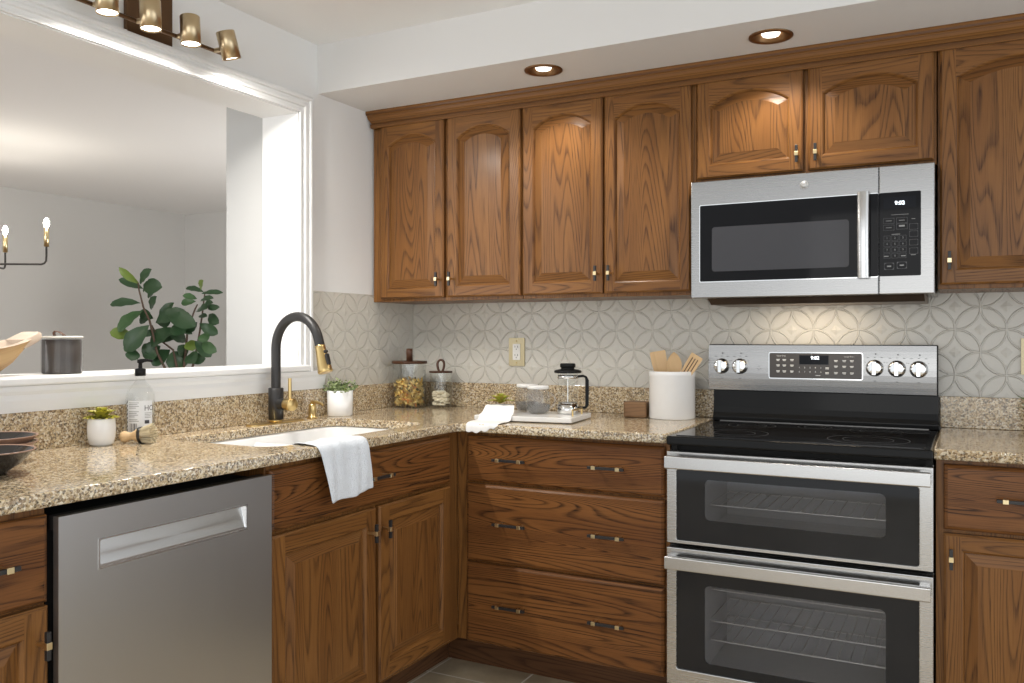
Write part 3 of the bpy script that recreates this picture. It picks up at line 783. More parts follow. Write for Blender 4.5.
# ---- microwave over the range
r = empty('microwave', (1.788, -0.2, 1.35)); tag(r, 'stainless over-the-range microwave with black window and keypad', 'microwave')
MX0, MX1, MZ0, MZ1, MY = 1.4125, 2.1625, 1.3505, 1.7475, -0.396
under(boxobj('body', GLOSS, (MX0+0.001, MX1-0.001, -0.358, -0.008, MZ0+0.004, MZ1+0.004)), r)
m = MB(); pr = [(-0.362, MZ0+0.003), (-0.345, MZ0-0.004), (-0.30, MZ0-0.020), (-0.04, MZ0-0.020), (-0.02, MZ0+0.003)]
rows = [[(x, y, z) for y, z in pr] for x in (MX0+0.045, MX1-0.03)]
m.grid(rows, True, False); m.cap(rows[0], True); m.cap(rows[1]); under(m.build('vent_tray', BRONZE, None, 0.002), r)
d = empty('door', (1.71, -0.37, MZ0)); under(d, r)
under2(boxobj('door_face', STEEL, (MX0, 2.0060, MY, -0.359, MZ0, MZ1), None, 0.003), d)
m = MB(); plate(m, 1.4440, 2.0050, 1.4065, 1.6645, MY+0.002, MY-0.0012, 0.004); under2(m.build('black_glass', MWGLASS), d)
m = MB(); plate(m, 1.4415, 2.0050, 1.4040, 1.6670, MY+0.002, MY-0.0006, 0.005); under2(m.build('glass_border', CHROME), d)
m = MB(); plate(m, 1.4850, 1.9200, 1.4395, 1.5895, MY+0.002, MY-0.0020, 0.010); under2(m.build('window', MESHGLASS), d)
m = MB(); rows = []
for k in range(9):
    z = 1.4020 + 0.268*k/8; y = -0.424 - 0.010*math.sin(PI*k/8)
    rows.append([(1.9455, y+0.012, z), (1.9475, y, z), (1.956, y-0.004, z), (1.971, y-0.004, z), (1.9795, y, z), (1.9815, y+0.012, z)])
m.grid(rows, True, True); m.cap(rows[0], True); m.cap(rows[-1])
m.box(1.952, 1.975, -0.425, MY, 1.406, 1.424); m.box(1.952, 1.975, -0.425, MY, 1.648, 1.666)
under2(m.build('handle', HANDLE_STEEL, None), d)
m = MB(); R_ = Matrix.Rotation(PI/2, 3, 'X')
m.lathe([(0.0, 0), (0.0135, 0), (0.0135, 0.0012), (0.0, 0.0012)], (1.784, MY, 1.7085), 32, R_)
m.cur = 1; m.lathe([(0.0112, 0.0016), (0.0122, 0.0016)], (1.784, MY, 1.7085), 32, R_, ends=False)
add_text(m, 'GE', 0.0135, 1.784, MY-0.0013, 1.7085)
under2(m.build('logo_badge', [BADGE, PRINT]), d)
c = empty('control_panel', (2.08, -0.37, MZ0)); under(c, r)
under2(boxobj('panel_face', STEEL, (2.0075, MX1, MY, -0.359, MZ0, MZ1), None, 0.003), c)
m = MB(); plate(m, 2.0080, 2.1250, 1.4065, 1.6645, MY+0.002, MY-0.0012, 0.004); under2(m.build('keypad', MWGLASS), c)
m = MB(); plate(m, 2.0195, 2.1115, 1.6150, 1.6500, MY, MY-0.0018); under2(m.build('display', SCREEN), c)
m = MB(); add_text(m, '9:02', 0.0165, 2.066, MY-0.0020, 1.6305); under2(m.build('display_digits', DIGIT), c)
m = MB()
Y1_ = MY-0.0016
for (x, z, w, h) in ((2.035, 1.577, .016, .0016), (2.072, 1.577, .016, .0016), (2.035, 1.556, .016, .0016), (2.072, 1.560, .016, .005), (2.055, 1.535, .024, .0018), (2.066, 1.595, .05, .001), (2.104, 1.580, .010, .0015), (2.028, 1.468, .013, .003), (2.076, 1.468, .013, .003), (2.036, 1.437, .012, .004), (2.072, 1.439, .012, .004), (2.104, 1.47, .014, .0018)):
    m.box(x-w/2, x+w/2, Y1_, Y1_+.0006, z-h/2, z+h/2)
for i_, row in enumerate(('123', '456', '789', ' 0 ')):
    for j_, ch in enumerate(row):
        if ch != ' ': add_text(m, ch, 0.0085, 2.030+0.0225*j_, MY-0.0013, 1.5235-0.0182*i_)
under2(m.build('keypad_print', GREYPRINT), c)
m = MB()
for i_ in range(4):
    for j_ in range(3): frame(m, 2.0205+0.0225*j_, 2.0395+0.0225*j_, 1.5160-0.0182*i_, 1.5312-0.0182*i_, 2.0212+0.0225*j_, 2.0388+0.0225*j_, 1.5167-0.0182*i_, 1.5305-0.0182*i_, MY-0.001, MY-0.0015, 0.002)
for (x, z) in ((2.035, 1.577), (2.072, 1.577), (2.035, 1.556), (2.072, 1.558)): frame(m, x-0.0155, x+0.0155, z-0.0085, z+0.0085, x-0.0148, x+0.0148, z-0.0078, z+0.0078, MY-0.001, MY-0.0015, 0.002)
for z in (1.556, 1.534, 1.508, 1.482): frame(m, 2.093, 2.117, z-0.009, z+0.009, 2.0937, 2.1163, z-0.0083, z+0.0083, MY-0.001, MY-0.0015, 0.003)
for (x, z) in ((2.036, 1.437), (2.072, 1.439)): frame(m, x-0.014, x+0.014, z-0.0105, z+0.0105, x-0.0132, x+0.0132, z-0.0097, z+0.0097, MY-0.001, MY-0.0015, 0.007)
under2(m.build('key_outlines', plain('key_line_grey', (0.10, 0.10, 0.105), 0.5)), c)

# ---- dishwasher (built facing -Y, turned to face the room)
r = empty('dishwasher', (0.0, -2.1985, 0), PI/2); tag(r, 'stainless dishwasher with recessed pocket handle', 'dishwasher')
DWW = 0.6005
boxobj('body', SHADE, (0.004, DWW-0.004, -0.600, -0.02, 0.10, 0.850), r)
boxobj('control_strip', BLACK, (0.002, DWW-0.002, -0.628, -0.601, 0.830, 0.8585), r, 0.002)
boxobj('toe_kick', BLACK, (0.0, DWW, -0.53, -0.51, 0.0, 0.099), r)
m = MB(); YF = -0.645; YB = -0.6285
xs = [0.0015, 0.094, 0.508, DWW-0.0015]; zs = [0.112, 0.739, 0.795, 0.8595]
for i in range(3):
    for j in range(3):
        if i == 1 and j == 1: continue
        m.face([(xs[i], YF, zs[j]), (xs[i+1], YF, zs[j]), (xs[i+1], YF, zs[j+1]), (xs[i], YF, zs[j+1])])
O = [(xs[0], zs[0]), (xs[3], zs[0]), (xs[3], zs[3]), (xs[0], zs[3])]
m.grid([[(a, YF, b) for a, b in O], [(a, YB, b) for a, b in O]], True, False)
m.face([(a, YB, b) for a, b in reversed(O)])
o = m.build('door_panel', STEEL_Y, r)
m = MB()
B = [(xs[1], zs[1]), (xs[2], zs[1]), (xs[2], zs[2]), (xs[1], zs[2])]
A = [(xs[1]+0.003, zs[1]+0.004), (xs[2]-0.003, zs[1]+0.004), (xs[2]-0.003, zs[2]-0.001), (xs[1]+0.003, zs[2]-0.001)]
ya = [YF+0.002, YF+0.002, YF+0.014, YF+0.014]
for k in range(4):
    j = (k+1) % 4
    m.face([(B[k][0], YF, B[k][1]), (B[j][0], YF, B[j][1]), (A[j][0], ya[j], A[j][1]), (A[k][0], ya[k], A[k][1])])
m.face([(A[k][0], ya[k], A[k][1]) for k in range(4)])
m.build('pocket_handle', HANDLE_STEEL, r)
m = MB(); frame(m, xs[1]-0.004, xs[2]+0.004, zs[1]-0.005, zs[2]+0.004, xs[1], xs[2], zs[1], zs[2], YF, YF-0.0016, 0.005)
m.build('handle_rim', HANDLE_STEEL, r, 0.0005)

# ------------------------------------------------------------------ sink, faucet, towel
m = MB()
def loop(ins, z, rr): return [(x, y, z) for x, y in rrect(SX0+ins, SX1-ins, SY0+ins, SY1-ins, max(0.02, rr), 8)]
L = [loop(-0.022, 0.881, 0.09), loop(-0.004, 0.881, 0.075), loop(0.004, 0.874, 0.07), loop(0.010, 0.80, 0.065), loop(0.020, 0.71, 0.06), loop(0.045, 0.685, 0.05), loop(0.16, 0.682, 0.04)]
m.grid(L, True); m.cap(L[-1])
m.grid([[(SX0+0.008+k*(SX1-SX0-0.016)/10, -1.115+dy, zz) for k in range(11)] for dy, zz in ((-0.035, 0.69), (-0.022, 0.82), (-0.013, 0.856), (0, 0.864), (0.013, 0.856), (0.022, 0.82), (0.035, 0.69))], False)
sink = m.build('undermount_sink', SINKW); tag(sink, 'white double-bowl undermount sink set into the granite', 'sink')

FX, FY = 0.070, -0.966
r = empty('faucet', (FX, FY, TOP)); tag(r, 'black and brass gooseneck faucet with pull-down spray head', 'faucet')
m = MB(); pts = rrect(-0.026, 0.026, -0.135, 0.135, 0.025, 8)
m.grid([[(x, y, 0) for x, y in pts], [(x, y, 0.0035) for x, y in pts], [(x*0.9, y*0.98, 0.005) for x, y in pts]], True, False); m.cap([(x*0.9, y*0.98, 0.005) for x, y in pts])
m.build('deck_plate', BRASS, r)
m = MB(); m.lathe([(0.0, 0.005), (0.0235, 0.005), (0.0235, 0.014), (0, 0.014)], n=28); m.build('base_ring', BRASS, r)
m = MB(); m.lathe([(0.0, 0.0135), (0.0265, 0.0135), (0.0265, 0.124), (0.0245, 0.1255), (0.0, 0.1255)], n=32); m.build('body', BLACK, r)
# gooseneck: up, over and down, pointing into the room (+X) and very slightly to the south
H0 = 0.2655; RA = 0.1120
path = [(0, 0, 0.120), (0, 0, 0.20), (0, 0, 0.25)]
ND = Vector((0.992, -0.126, 0))
for k in range(0, 26):
    a = math.radians(166*k/25); path.append(tuple(ND*(RA - RA*math.cos(a)) + Vector((0, 0, H0 + RA*math.sin(a)))))
path.append(tuple(Vector(path[-1]) + (Vector(path[-1])-Vector(path[-2])).normalized()*0.018))
m = MB(); m.tube(path, 0.0168, 20); m.build('spout', BLACK, r)
e = Vector(path[-1]); dv = (Vector(path[-1])-Vector(path[-2])).normalized()
h = empty('spray_head', e, 0, r)
M = dv.to_track_quat('Z', 'Y').to_matrix()
m = MB(); m.lathe([(0.0, -0.002), (0.0168, -0.002), (0.0175, 0.004), (0.0185, 0.02), (0.0245, 0.080), (0.0262, 0.090), (0.0240, 0.094), (0.0, 0.092)], (0, 0, 0), 32, M); m.build('head', BRASS, h)
m = MB(); m.box(0.017, 0.027, -0.007, 0.007, 0.020, 0.030); m.box(0.0195, 0.0285, -0.008, 0.008, 0.034, 0.072)
o = m.build('spray_button', BLACK, h, 0.003)
xx = (Vector((ND.x, ND.y, 0)) - dv*Vector((ND.x, ND.y, 0)).dot(dv)).normalized(); yy = dv.cross(xx)
o.matrix_local = Matrix((xx, yy, dv)).transposed().to_4x4()
hd = empty('lever', (0.009, 0, 0.070), math.radians(-12), r)
Rx = Matrix.Rotation(PI/2, 3, 'Y')
m = MB(); m.lathe([(0.021, 0.015), (0.019, 0.035), (0.0175, 0.052)], (0, 0, 0), 28, Rx); m.build('hub', BLACK, hd)
m = MB(); m.lathe([(0.0, 0.050), (0.0215, 0.050), (0.0225, 0.053), (0.0225, 0.086), (0.021, 0.088), (0.0, 0.088)], (0, 0, 0), 32, Rx); m.build('cap', BRASS, hd)
m = MB(); m.tube([(0.070, 0, 0.018), (0.070, 0, 0.092)], 0.0062, 14); m.build('rod', BRASS, hd, 0.001)

r = empty('soap_dispenser', (0.070, -0.772, TOP)); tag(r, 'small brass soap pump set in the counter beside the faucet', 'soap dispenser')
m = MB(); m.lathe([(0.0, 0.0), (0.020, 0.0), (0.020, 0.004), (0.0150, 0.006), (0.0145, 0.045), (0.0145, 0.0555), (0.0, 0.056)], n=24); m.build('base', BRASS, r)
m = MB(); m.tube([(0, 0, 0.05), (0, 0, 0.062), (0.012, 0, 0.064), (0.045, -0.004, 0.058), (0.056, -0.005, 0.052)], [0.009, 0.0085, 0.006, 0.0048, 0.004], 12); m.build('nozzle', BRASS, r)

# towel hanging over the sink edge
path = [(0.492, 0.878), (0.515, 0.884), (0.535, 0.902), (0.553, 0.9165), (0.585, 0.9165), (0.615, 0.9165), (0.635, 0.9162), (0.6475, 0.911), (0.6545, 0.896), (0.6605, 0.87), (0.667, 0.84), (0.672, 0.81), (0.6745, 0.785), (0.676, 0.765)]
rows = []
random.seed(3)
for i, (x, z) in enumerate(path):
    t_ = max(0, (i-7)/6.0)
    row = []
    for k in range(25):
        u = k/24
        y0 = -1.440 + 0.02*min(1, i/6) + 0.020*t_; y1 = -1.200 - 0.004*t_
        if i < 6: y0 += (6-i)*0.006
        y = y0 + (y1-y0)*u
        w = 0.0035*math.sin(u*17+0.6*i) + 0.003*math.sin(u*7.3+1.0)
        zz = z - (0.014*(1-u) - 0.003*math.sin(u*9) if t_ > 0 else 0)*t_
        xx_ = x + (abs(w)*1.0 + 0.001 if t_ > 0 else 0)
        if t_ == 0: zz += abs(w)*0.7
        row.append((xx_, y, zz))
    rows.append(row)
m = MB(); m.grid(rows); o = m.build('dish_towel', CLOTH)
s_ = o.modifiers.new('thick', 'SOLIDIFY'); s_.thickness = 0.003; s_.offset = 1
s2 = o.modifiers.new('sub', 'SUBSURF'); s2.levels = s2.render_levels = 1
tag(o, 'white cotton towel hanging over the front edge of the sink', 'towel')

# ------------------------------------------------------------------ plants and small things on the counter
def leaf_mesh(m, base, tip, width, normal, curl=0.15, n=6, shape=0.6, cup=0.12, full=0.8, wave=0.0):
    """a curved leaf blade from base to tip"""
    b, t_ = Vector(base), Vector(tip); ax = t_-b; L = ax.length; ax.normalize()
    nn = Vector(normal); nn = (nn - ax*nn.dot(ax)).normalized(); sd = ax.cross(nn)
    rows = []
    for i in range(n+1):
        s = i/n
        w = width/2 * (math.sin(PI*min(1, s**shape))**full if 0 < s < 1 else 0.04)
        c = b + ax*(L*s) + nn*(curl*L*(math.sin(PI*s)))
        wv = nn*(wave*L*math.sin(s*19)); rows.append([c - sd*w + nn*(cup*w) + wv, c - sd*w*0.5 + nn*(cup*w*0.3), c, c + sd*w*0.5 + nn*(cup*w*0.3), c + sd*w + nn*(cup*w) - wv])
    m.grid(rows)
def rosette(m, c, R, n, up, width, mats):
    for ring in range(3):
        k = n - ring*2
        for j in range(k):
            a = 2*PI*(j+0.5*ring)/k + 0.3*ring; el = (0.18, 0.62, 1.1)[ring]; L = R*(1.0, 0.9, 0.75)[ring]
            d = Vector((math.cos(a)*math.cos(el), math.sin(a)*math.cos(el), math.sin(el)))
            m.cur = mats[(j+ring) % len(mats)]
            cc = Vector(c)
            leaf_mesh(m, cc + d*0.004, cc + d*L, width, Vector((-d.x, -d.y, 1.4)), 0.10, 5, 0.75, 0.3)
    m.cur = 0
# white pot with rosette succulent, left end
r = empty('potted_succulent', (0.075, -1.672, TOP)); tag(r, 'yellow-green succulent in a rounded white pot beside the clear bottle', 'potted plant')
m = MB(); m.lathe([(0.0, 0.0), (0.030, 0.0), (0.037, 0.005), (0.0425, 0.025), (0.0435, 0.050), (0.0415, 0.072), (0.0405, 0.076), (0.038, 0.077), (0.0365, 0.073), (0.037, 0.062), (0, 0.062)], n=36); m.build('pot', CERAMIC, r)
m = MB(); m.lathe([(0, 0.0665), (0.0365, 0.0665)], n=24, ends=False); m.build('soil', SOIL, r)
m = MB(); rosette(m, (0, 0, 0.067), 0.060, 17, 0, 0.036, (0, 0, 0, 1)); m.build('foliage', [SUCC, SUCC_D], r); r.scale = (0.87, 0.87, 1.0)
# green sprigs in a white cylinder pot
r = empty('potted_herb', (0.080, -0.622, TOP)); tag(r, 'small grey-green plant in a straight white pot beside the faucet', 'potted plant')
m = MB(); m.lathe([(0.0, 0.0), (0.046, 0.0), (0.0485, 0.003), (0.0505, 0.098), (0.0475, 0.0985), (0.047, 0.085), (0, 0.085)], n=40); m.build('pot', CERAMIC, r)
m = MB(); m.lathe([(0, 0.086), (0.0465, 0.086)], n=24, ends=False); m.build('soil', SOIL, r)
m = MB(); random.seed(11)
for k in range(64):
    a = random.uniform(0, 2*PI); rr = random.uniform(0, 0.036); el = random.uniform(0.25, 1.35)
    b = Vector((rr*math.cos(a), rr*math.sin(a), 0.088)); L = random.uniform(0.035, 0.062)
    a2 = a + random.uniform(-.6, .6)
    d = Vector((math.cos(a2)*math.cos(el), math.sin(a2)*math.cos(el), math.sin(el)))
    m.cur = 0; m.tube([b, b + d*L*0.6, b + d*L + Vector((0, 0, -0.004))], 0.0008, 4, False)
    for q in range(9):
        s = 0.25 + 0.75*q/8; p = b + d*L*s; m.cur = random.choice((0, 0, 0, 0, 1, 2))
        v = Vector((random.uniform(-1, 1), random.uniform(-1, 1), random.uniform(-0.3, 0.8))).normalized()
        leaf_mesh(m, p, p + v*random.uniform(0.009, 0.015), 0.0070, v.orthogonal(), 0.1, 3)
m.build('foliage', [SPRIG, LEAF_M, LEAF_L], r)

# clear bottle with a black pump and printed label
BXY = (0.068, -1.536)
r = bottle_root = empty('pump_bottle', (BXY[0], BXY[1], TOP)); tag(r, 'clear soap bottle with black pump and white label behind the brush', 'bottle')
m = MB(); m.lathe([(0.0, 0.002), (0.036, 0.0), (0.0405, 0.004), (0.041, 0.012), (0.041, 0.108), (0.0395, 0.120), (0.034, 0.134), (0.025, 0.146), (0.0165, 0.153), (0.0135, 0.158), (0.013, 0.176)], n=40, ends=False); m.build('bottle_body', GLASS, r)
m = MB(); m.lathe([(0.0, 0.004), (0.0385, 0.004), (0.0392, 0.010), (0.0392, 0.100), (0.0, 0.100)], n=32); m.build('liquid_soap', glassy('clear_soap', (0.96, 0.965, 0.96), 0.04, (0.8, 0.82, 0.8)), r)
m = MB(); m.lathe([(0.0135, 0.1695), (0.0155, 0.170), (0.0155, 0.187), (0.012, 0.189), (0.0060, 0.190), (0.0055, 0.203), (0.009, 0.204), (0.009, 0.213), (0.0, 0.214)], n=24)
pd = Vector((0.886, 0.4645, 0))
m.tube([(0, 0, 0.209), tuple(pd*0.02+Vector((0, 0, 0.211))), tuple(pd*0.036+Vector((0, 0, 0.209)))], [0.006, 0.004, 0.0032], 10); m.build('pump', GLOSS, r)
AC = math.atan2(-3.303-BXY[1], 2.245-BXY[0])          # the label faces the room
def wrap(p, rad, ac): a = ac + p[0]/rad; return (rad*math.cos(a), rad*math.sin(a), p[1])
RL = 0.0414
m = MB(); rows = [[wrap((-0.043+0.080*k/24, z), RL, AC) for k in range(25)] for z in (0.020, 0.106)]
m.grid(rows); m.build('label', plain('label_white', (0.78, 0.79, 0.80), 0.6), r)
def wrap_text(m, txt, size, x, z, rad):
    me = text_mesh(txt, size, extrude=0.0); i = len(m.v)
    for v in me.vertices: m.v.append(wrap((x+v.co.x, z+v.co.y), rad, AC))
    for p in me.polygons:
        m.f.append(tuple(i+k for k in p.vertices)); m.mi.append(m.cur); m.sm.append(False); m.uv.append([(0, 0)]*len(p.vertices))
    bpy.data.meshes.remove(me)
def wrap_rect(m, x0, x1, z0, z1, rad, n=3):
    m.grid([[wrap((x0+(x1-x0)*k/n, z), rad, AC) for k in range(n+1)] for z in (z0, z1)], False, False)
m = MB(); RT = RL+0.0003
m.cur = 0
wrap_text(m, 'HO', 0.020, 0.026, 0.086, RT)
for k in range(8): m.face([wrap(p, RT, AC) for p in ((-0.043, 0.024+0.0105*k), (-0.0395, 0.028+0.0105*k), (-0.0395, 0.034+0.0105*k), (-0.043, 0.030+0.0105*k))])
for k, w in enumerate((.0012, .0006, .0018, .0006, .0012, .0022, .0006, .0014, .0008)): wrap_rect(m, -0.031+0.0026*k, -0.031+0.0026*k+w, 0.026, 0.047, RT, 1)
wrap_rect(m, 0.012, 0.026, 0.046, 0.055, RT)
m.cur = 1
for z, w in ((.100, .030), (.0955, .026), (.091, .030), (.0865, .022), (.077, .030), (.0725, .024), (.068, .028), (.0635, .018), (.056, .026), (.052, .030)): wrap_rect(m, -0.034, -0.034+w, z, z+.0016, RT, 4)
for z, w in ((.073, .022), (.069, .022), (.065, .018), (.061, .020)): wrap_rect(m, 0.012, 0.012+w, z, z+.0014, RT, 4)
m.build('label_print', [INK, GREYPRINT], r)

bottle_root.scale = (1, 1, 1.125)

# dish brush lying in front of the bottle
r = empty('dish_brush', (0.135, -1.600, TOP)); tag(r, 'round wooden dish brush lying in front of the clear bottle', 'brush')
ax = Vector((0.886, 0.4645, 0.10)).normalized(); M = ax.to_track_quat('Z', 'Y').to_matrix()
st = Vector((-0.048, -0.020, 0.0175))
m = MB(); m.lathe([(0.0, 0.0), (0.009, 0.001), (0.0155, 0.006), (0.017, 0.013), (0.0145, 0.021), (0.0105, 0.028), (0.0115, 0.036), (0.018, 0.048), (0.0225, 0.058), (0.0225, 0.063), (0, 0.063)], st, 28, M); m.build('knob_handle', BLOND, r)
m = MB(); m.lathe([(0.0228, 0.0555), (0.0238, 0.056), (0.0245, 0.0645), (0.0235, 0.065)], st, 28, M, ends=False); m.build('ferrule', IRON, r)
m = MB(); random.seed(5)
for k in range(150):
    a = random.uniform(0, 2*PI); q = math.sqrt(random.random())
    b = M @ Vector((0.020*q*math.cos(a), 0.020*q*math.sin(a), 0.060)) + st
    tp = M @ Vector((0.031*q*math.cos(a), 0.031*q*math.sin(a), 0.096+random.uniform(-.003, .003))) + st
    tp.z = max(tp.z, 0.002)
    m.tube([b, tp], 0.0016, 4)
o = m.build('bristles', BRISTLE, r)

# dark stoneware bowls at the left edge
def stoneware(loc, R, h, label, tilt=0.0, foot=True):
    r = empty('stoneware_bowl', loc); tag(r, label, 'bowl', 'dark stoneware bowls on the counter')
    r.rotation_euler = (tilt, 0, 0)
    m = MB(); m.lathe([(0.0, 0.004), (R*0.35, 0.003), (R*0.40, 0.0), (R*0.44, 0.0), (R*0.46, 0.006), (R*0.72, h*0.42), (R*0.97, h*0.94)], n=44, ends=False); m.build('outside', BOWLRIM if not foot else BOWLDARK, r)
    m = MB(); m.lathe([(0.0, 0.010), (R*0.40, 0.011), (R*0.70, h*0.50), (R*0.95, h*0.97)], n=44, ends=False); m.build('inside', BOWLDARK, r)
    m = MB(); m.lathe([(R*0.97, h*0.94), (R*1.0, h*0.97), (R*0.985, h*1.0), (R*0.95, h*0.97)], n=44, ends=False); m.build('rim', BOWLRIM, r)
    return r
stoneware((0.135, -2.025, TOP+0.0005), 0.105, 0.050, 'lower dark bowl of the rear stack at the left counter edge', foot=False)
stoneware((0.135, -2.025, TOP+0.0155), 0.105, 0.050, 'topmost dark copper-rimmed bowl of the rear stack', foot=False)
stoneware((0.315, -2.150, TOP+0.0005), 0.105, 0.056, 'front dark bowl standing alone before the stacked pair')

# ---- glass jars in the corner
def jar(loc, R, h, label, lidt):
    r = empty('glass_jar', loc); tag(r, label, 'jar')
    m = MB(); m.lathe([(0.0, 0.002), (R*0.93, 0.0), (R, 0.006), (R, h)], n=44, ends=False); m.lathe([(0.0, 0.006), (R*0.92, 0.006), (R*0.955, 0.012), (R*0.955, h)], n=44, ends=False)
    m.build('glass_body', GLASS, r)
    m = MB(); m.lathe([(0.0, h+0.0005), (R*1.03, h+0.0005), (R*1.05, h+0.003), (R*1.05, h+lidt-0.002), (R*1.03, h+lidt), (0.0, h+lidt)], n=44); m.build('lid', WALNUT, r)
    return r
JA = (0.098, -0.172, TOP); JB = (0.220, -0.110, TOP)
r = jar(JA, 0.0735, 0.190, 'larger lidded glass jar of mixed pasta in the corner', 0.012)
m = MB(); lr = []
for a in range(13):
    t_ = PI*a/12; lr.append((0.010*math.cos(t_)*1.0, 0.0, 0.202+0.0 + 0.040*1.0 + 0.010*math.sin(t_)))
lr = [(0.010, 0, 0.202)] + lr + [(-0.010, 0, 0.202)]
m.grid([[(x*s, y+dy, z) for x, y, z in lr] for s, dy in ((1, -0.013), (1, 0.013))], False, True)
o = m.build('loop_handle', LEATHER, r); sd = o.modifiers.new('thick', 'SOLIDIFY'); sd.thickness = 0.004; o.rotation_euler = (0, 0, -1.0)
r = jar(JB, 0.0485, 0.150, 'smaller lidded glass jar of cream biscuits beside the pasta jar', 0.008)
m = MB(); lp = []
for a in range(21):
    t_ = -PI/2 + 2*PI*a/20; lp.append(((0.0095+0.003*math.sin(t_))*math.cos(t_)*1.0, 0.0, 0.158+0.022+0.022*math.sin(t_)))
m.grid([[(x, -0.007, z) for x, y, z in lp], [(x, 0.007, z) for x, y, z in lp]], False, True)
o = m.build('loop_handle', LEATHER, r); sd = o.modifiers.new('thick', 'SOLIDIFY'); sd.thickness = 0.0095; o.rotation_euler = (0, 0, 0.483)
# pasta in the big jar, biscuits in the small one
random.seed(21); m = MB()
for k in range(430):
    z = random.uniform(0.014, 0.112); a = random.uniform(0, 2*PI); q = math.sqrt(random.uniform(0.28, 1))*0.056
    c = Vector((JA[0]+q*math.cos(a), JA[1]+q*math.sin(a), TOP+z + (random.uniform(0, .012) if z > 0.1 else 0)))
    m.cur = random.choices((0, 1, 2, 3), (5, 3.5, 1.3, 0.7))[0]
    u = Vector((random.gauss(0, 1), random.gauss(0, 1), random.gauss(0, 1))).normalized(); v = u.orthogonal().normalized(); w = u.cross(v)
    rows = []
    for i in range(7):
        s = i/6-0.5; tw = s*3.0; wd = 0.0065*(0.45+abs(s)*1.5)
        d = v*math.cos(tw)+w*math.sin(tw); p = c+u*s*0.028
        rows.append([p-d*wd, p+u.cross(d)*0.0015, p+d*wd])
    m.grid(rows)
o = m.build('dry_pasta', [PASTA_Y, plain('pale_pasta', (0.80, 0.62, 0.26), 0.6), PASTA_O, PASTA_G]); tag(o, 'mixed yellow bow pasta filling half of the larger glass jar', 'pasta', kind='stuff')
random.seed(22); m = MB()
for k in range(140):
    z = random.uniform(0.012, 0.070); a = random.uniform(0, 2*PI); q = math.sqrt(random.uniform(0.1, 1))*0.030
    c = (JB[0]+q*math.cos(a), JB[1]+q*math.sin(a), TOP+z)
    m.sphere(c, 0.011, 10, (random.uniform(.8, 1.2), random.uniform(.8, 1.2), 0.5))
o = m.build('cream_biscuits', CREAM); tag(o, 'small cream biscuits filling the bottom of the smaller jar', 'biscuits', kind='stuff')

# ---- tray with cups, press and succulent
TR = empty('serving_tray', (0.822, -0.418, TOP)); TR.rotation_euler = (0, 0, math.radians(6)); tag(TR, 'white marble serving tray with small brass end handles', 'tray')
boxobj('slab', MARBLE, (-0.187, 0.187, -0.122, 0.122, 0.003, 0.021), TR, 0.003)
m = MB()
for x in (-0.15, 0.15):
    for y in (-0.09, 0.09): m.lathe([(0, 0), (0.008, 0), (0.008, 0.0031), (0, 0.0031)], (x, y, 0), 12)
m.build('feet', MARBLE, TR)
for s in (-1, 1):
    m = MB(); x = s*0.170
    m.tube([(x, -0.055, 0.0215), (x, -0.055, 0.043)], 0.0035, 10); m.tube([(x, 0.055, 0.0215), (x, 0.055, 0.043)], 0.0035, 10); m.tube([(x, -0.060, 0.043), (x, 0.060, 0.043)], 0.0032, 10)
    m.build('handle', BRASS, TR)
TZ = TOP+0.0215
def mug(loc, label, ang, R=0.046, h=0.098):
    r = empty('glass_mug', loc, ang); tag(r, label, 'mug', 'smoked glass mugs on the tray')
    m = MB(); m.lathe([(0.0, 0.001), (R*0.72, 0.0), (R*0.92, 0.010), (R*1.02, 0.034), (R*0.98, 0.062), (R*0.86, 0.083), (R*0.82, 0.092)], n=36, ends=False)
    m.build('cup', SMOKE, r)
    m = MB(); m.lathe([(0.0, 0.004), (R*0.70, 0.004), (R*0.88, 0.012), (R*0.97, 0.030), (R*0.97, 0.036), (0, 0.037)], n=36); m.build('drink', SMOKE_D, r)
    m = MB(); m.lathe([(0.0, 0.093), (R*0.86, 0.092), (R*0.90, 0.095), (R*0.90, 0.101), (R*0.86, 0.104), (0, 0.105)], n=36); m.build('lid', plain('white_lid', (0.74, 0.73, 0.71), 0.4), r)
    m = MB(); hp = []
    for k in range(13):
        t_ = math.radians(-100+200*k/12); hp.append((R*0.88+0.026*math.cos(t_)*0.9, 0, 0.050+0.027*math.sin(t_)))
    m.tube(hp, 0.0045, 10); m.build('mug_handle', SMOKE, r)
    return r
mug((0.752, -0.330, TZ), 'rear smoked glass mug with white lid on the tray', 0.9)
mug((0.836, -0.408, TZ), 'front smoked glass mug with white lid on the tray', 0.35)
# French press
r = empty('french_press', (0.932, -0.352, TZ)); tag(r, 'glass french press with black handle and lid on the tray', 'coffee maker')
R = 0.0375
m = MB(); m.lathe([(0.0, 0.012), (R*0.9, 0.012), (R, 0.018), (R, 0.145), (R*1.04, 0.150)], n=36, ends=False); m.build('glass_beaker', GLASS, r)
m = MB(); m.lathe([(0.0, 0.0), (R*0.9, 0.0), (R*1.05, 0.004), (R*1.05, 0.034), (R*1.02, 0.034), (R*1.02, 0.010), (0, 0.010)], n=36); m.build('metal_base', CHROME, r)
m = MB(); m.lathe([(R*1.01, 0.131), (R*1.03, 0.131), (R*1.03, 0.143), (R*1.01, 0.143)], n=36, ends=False); m.build('metal_band', CHROME, r)
m = MB(); m.lathe([(0.0, 0.0385), (R*0.95, 0.0385), (R*0.95, 0.043), (0, 0.043)], n=36); m.tube([(0, 0, 0.043), (0, 0, 0.17)], 0.0022, 8); m.build('plunger', CHROME, r)
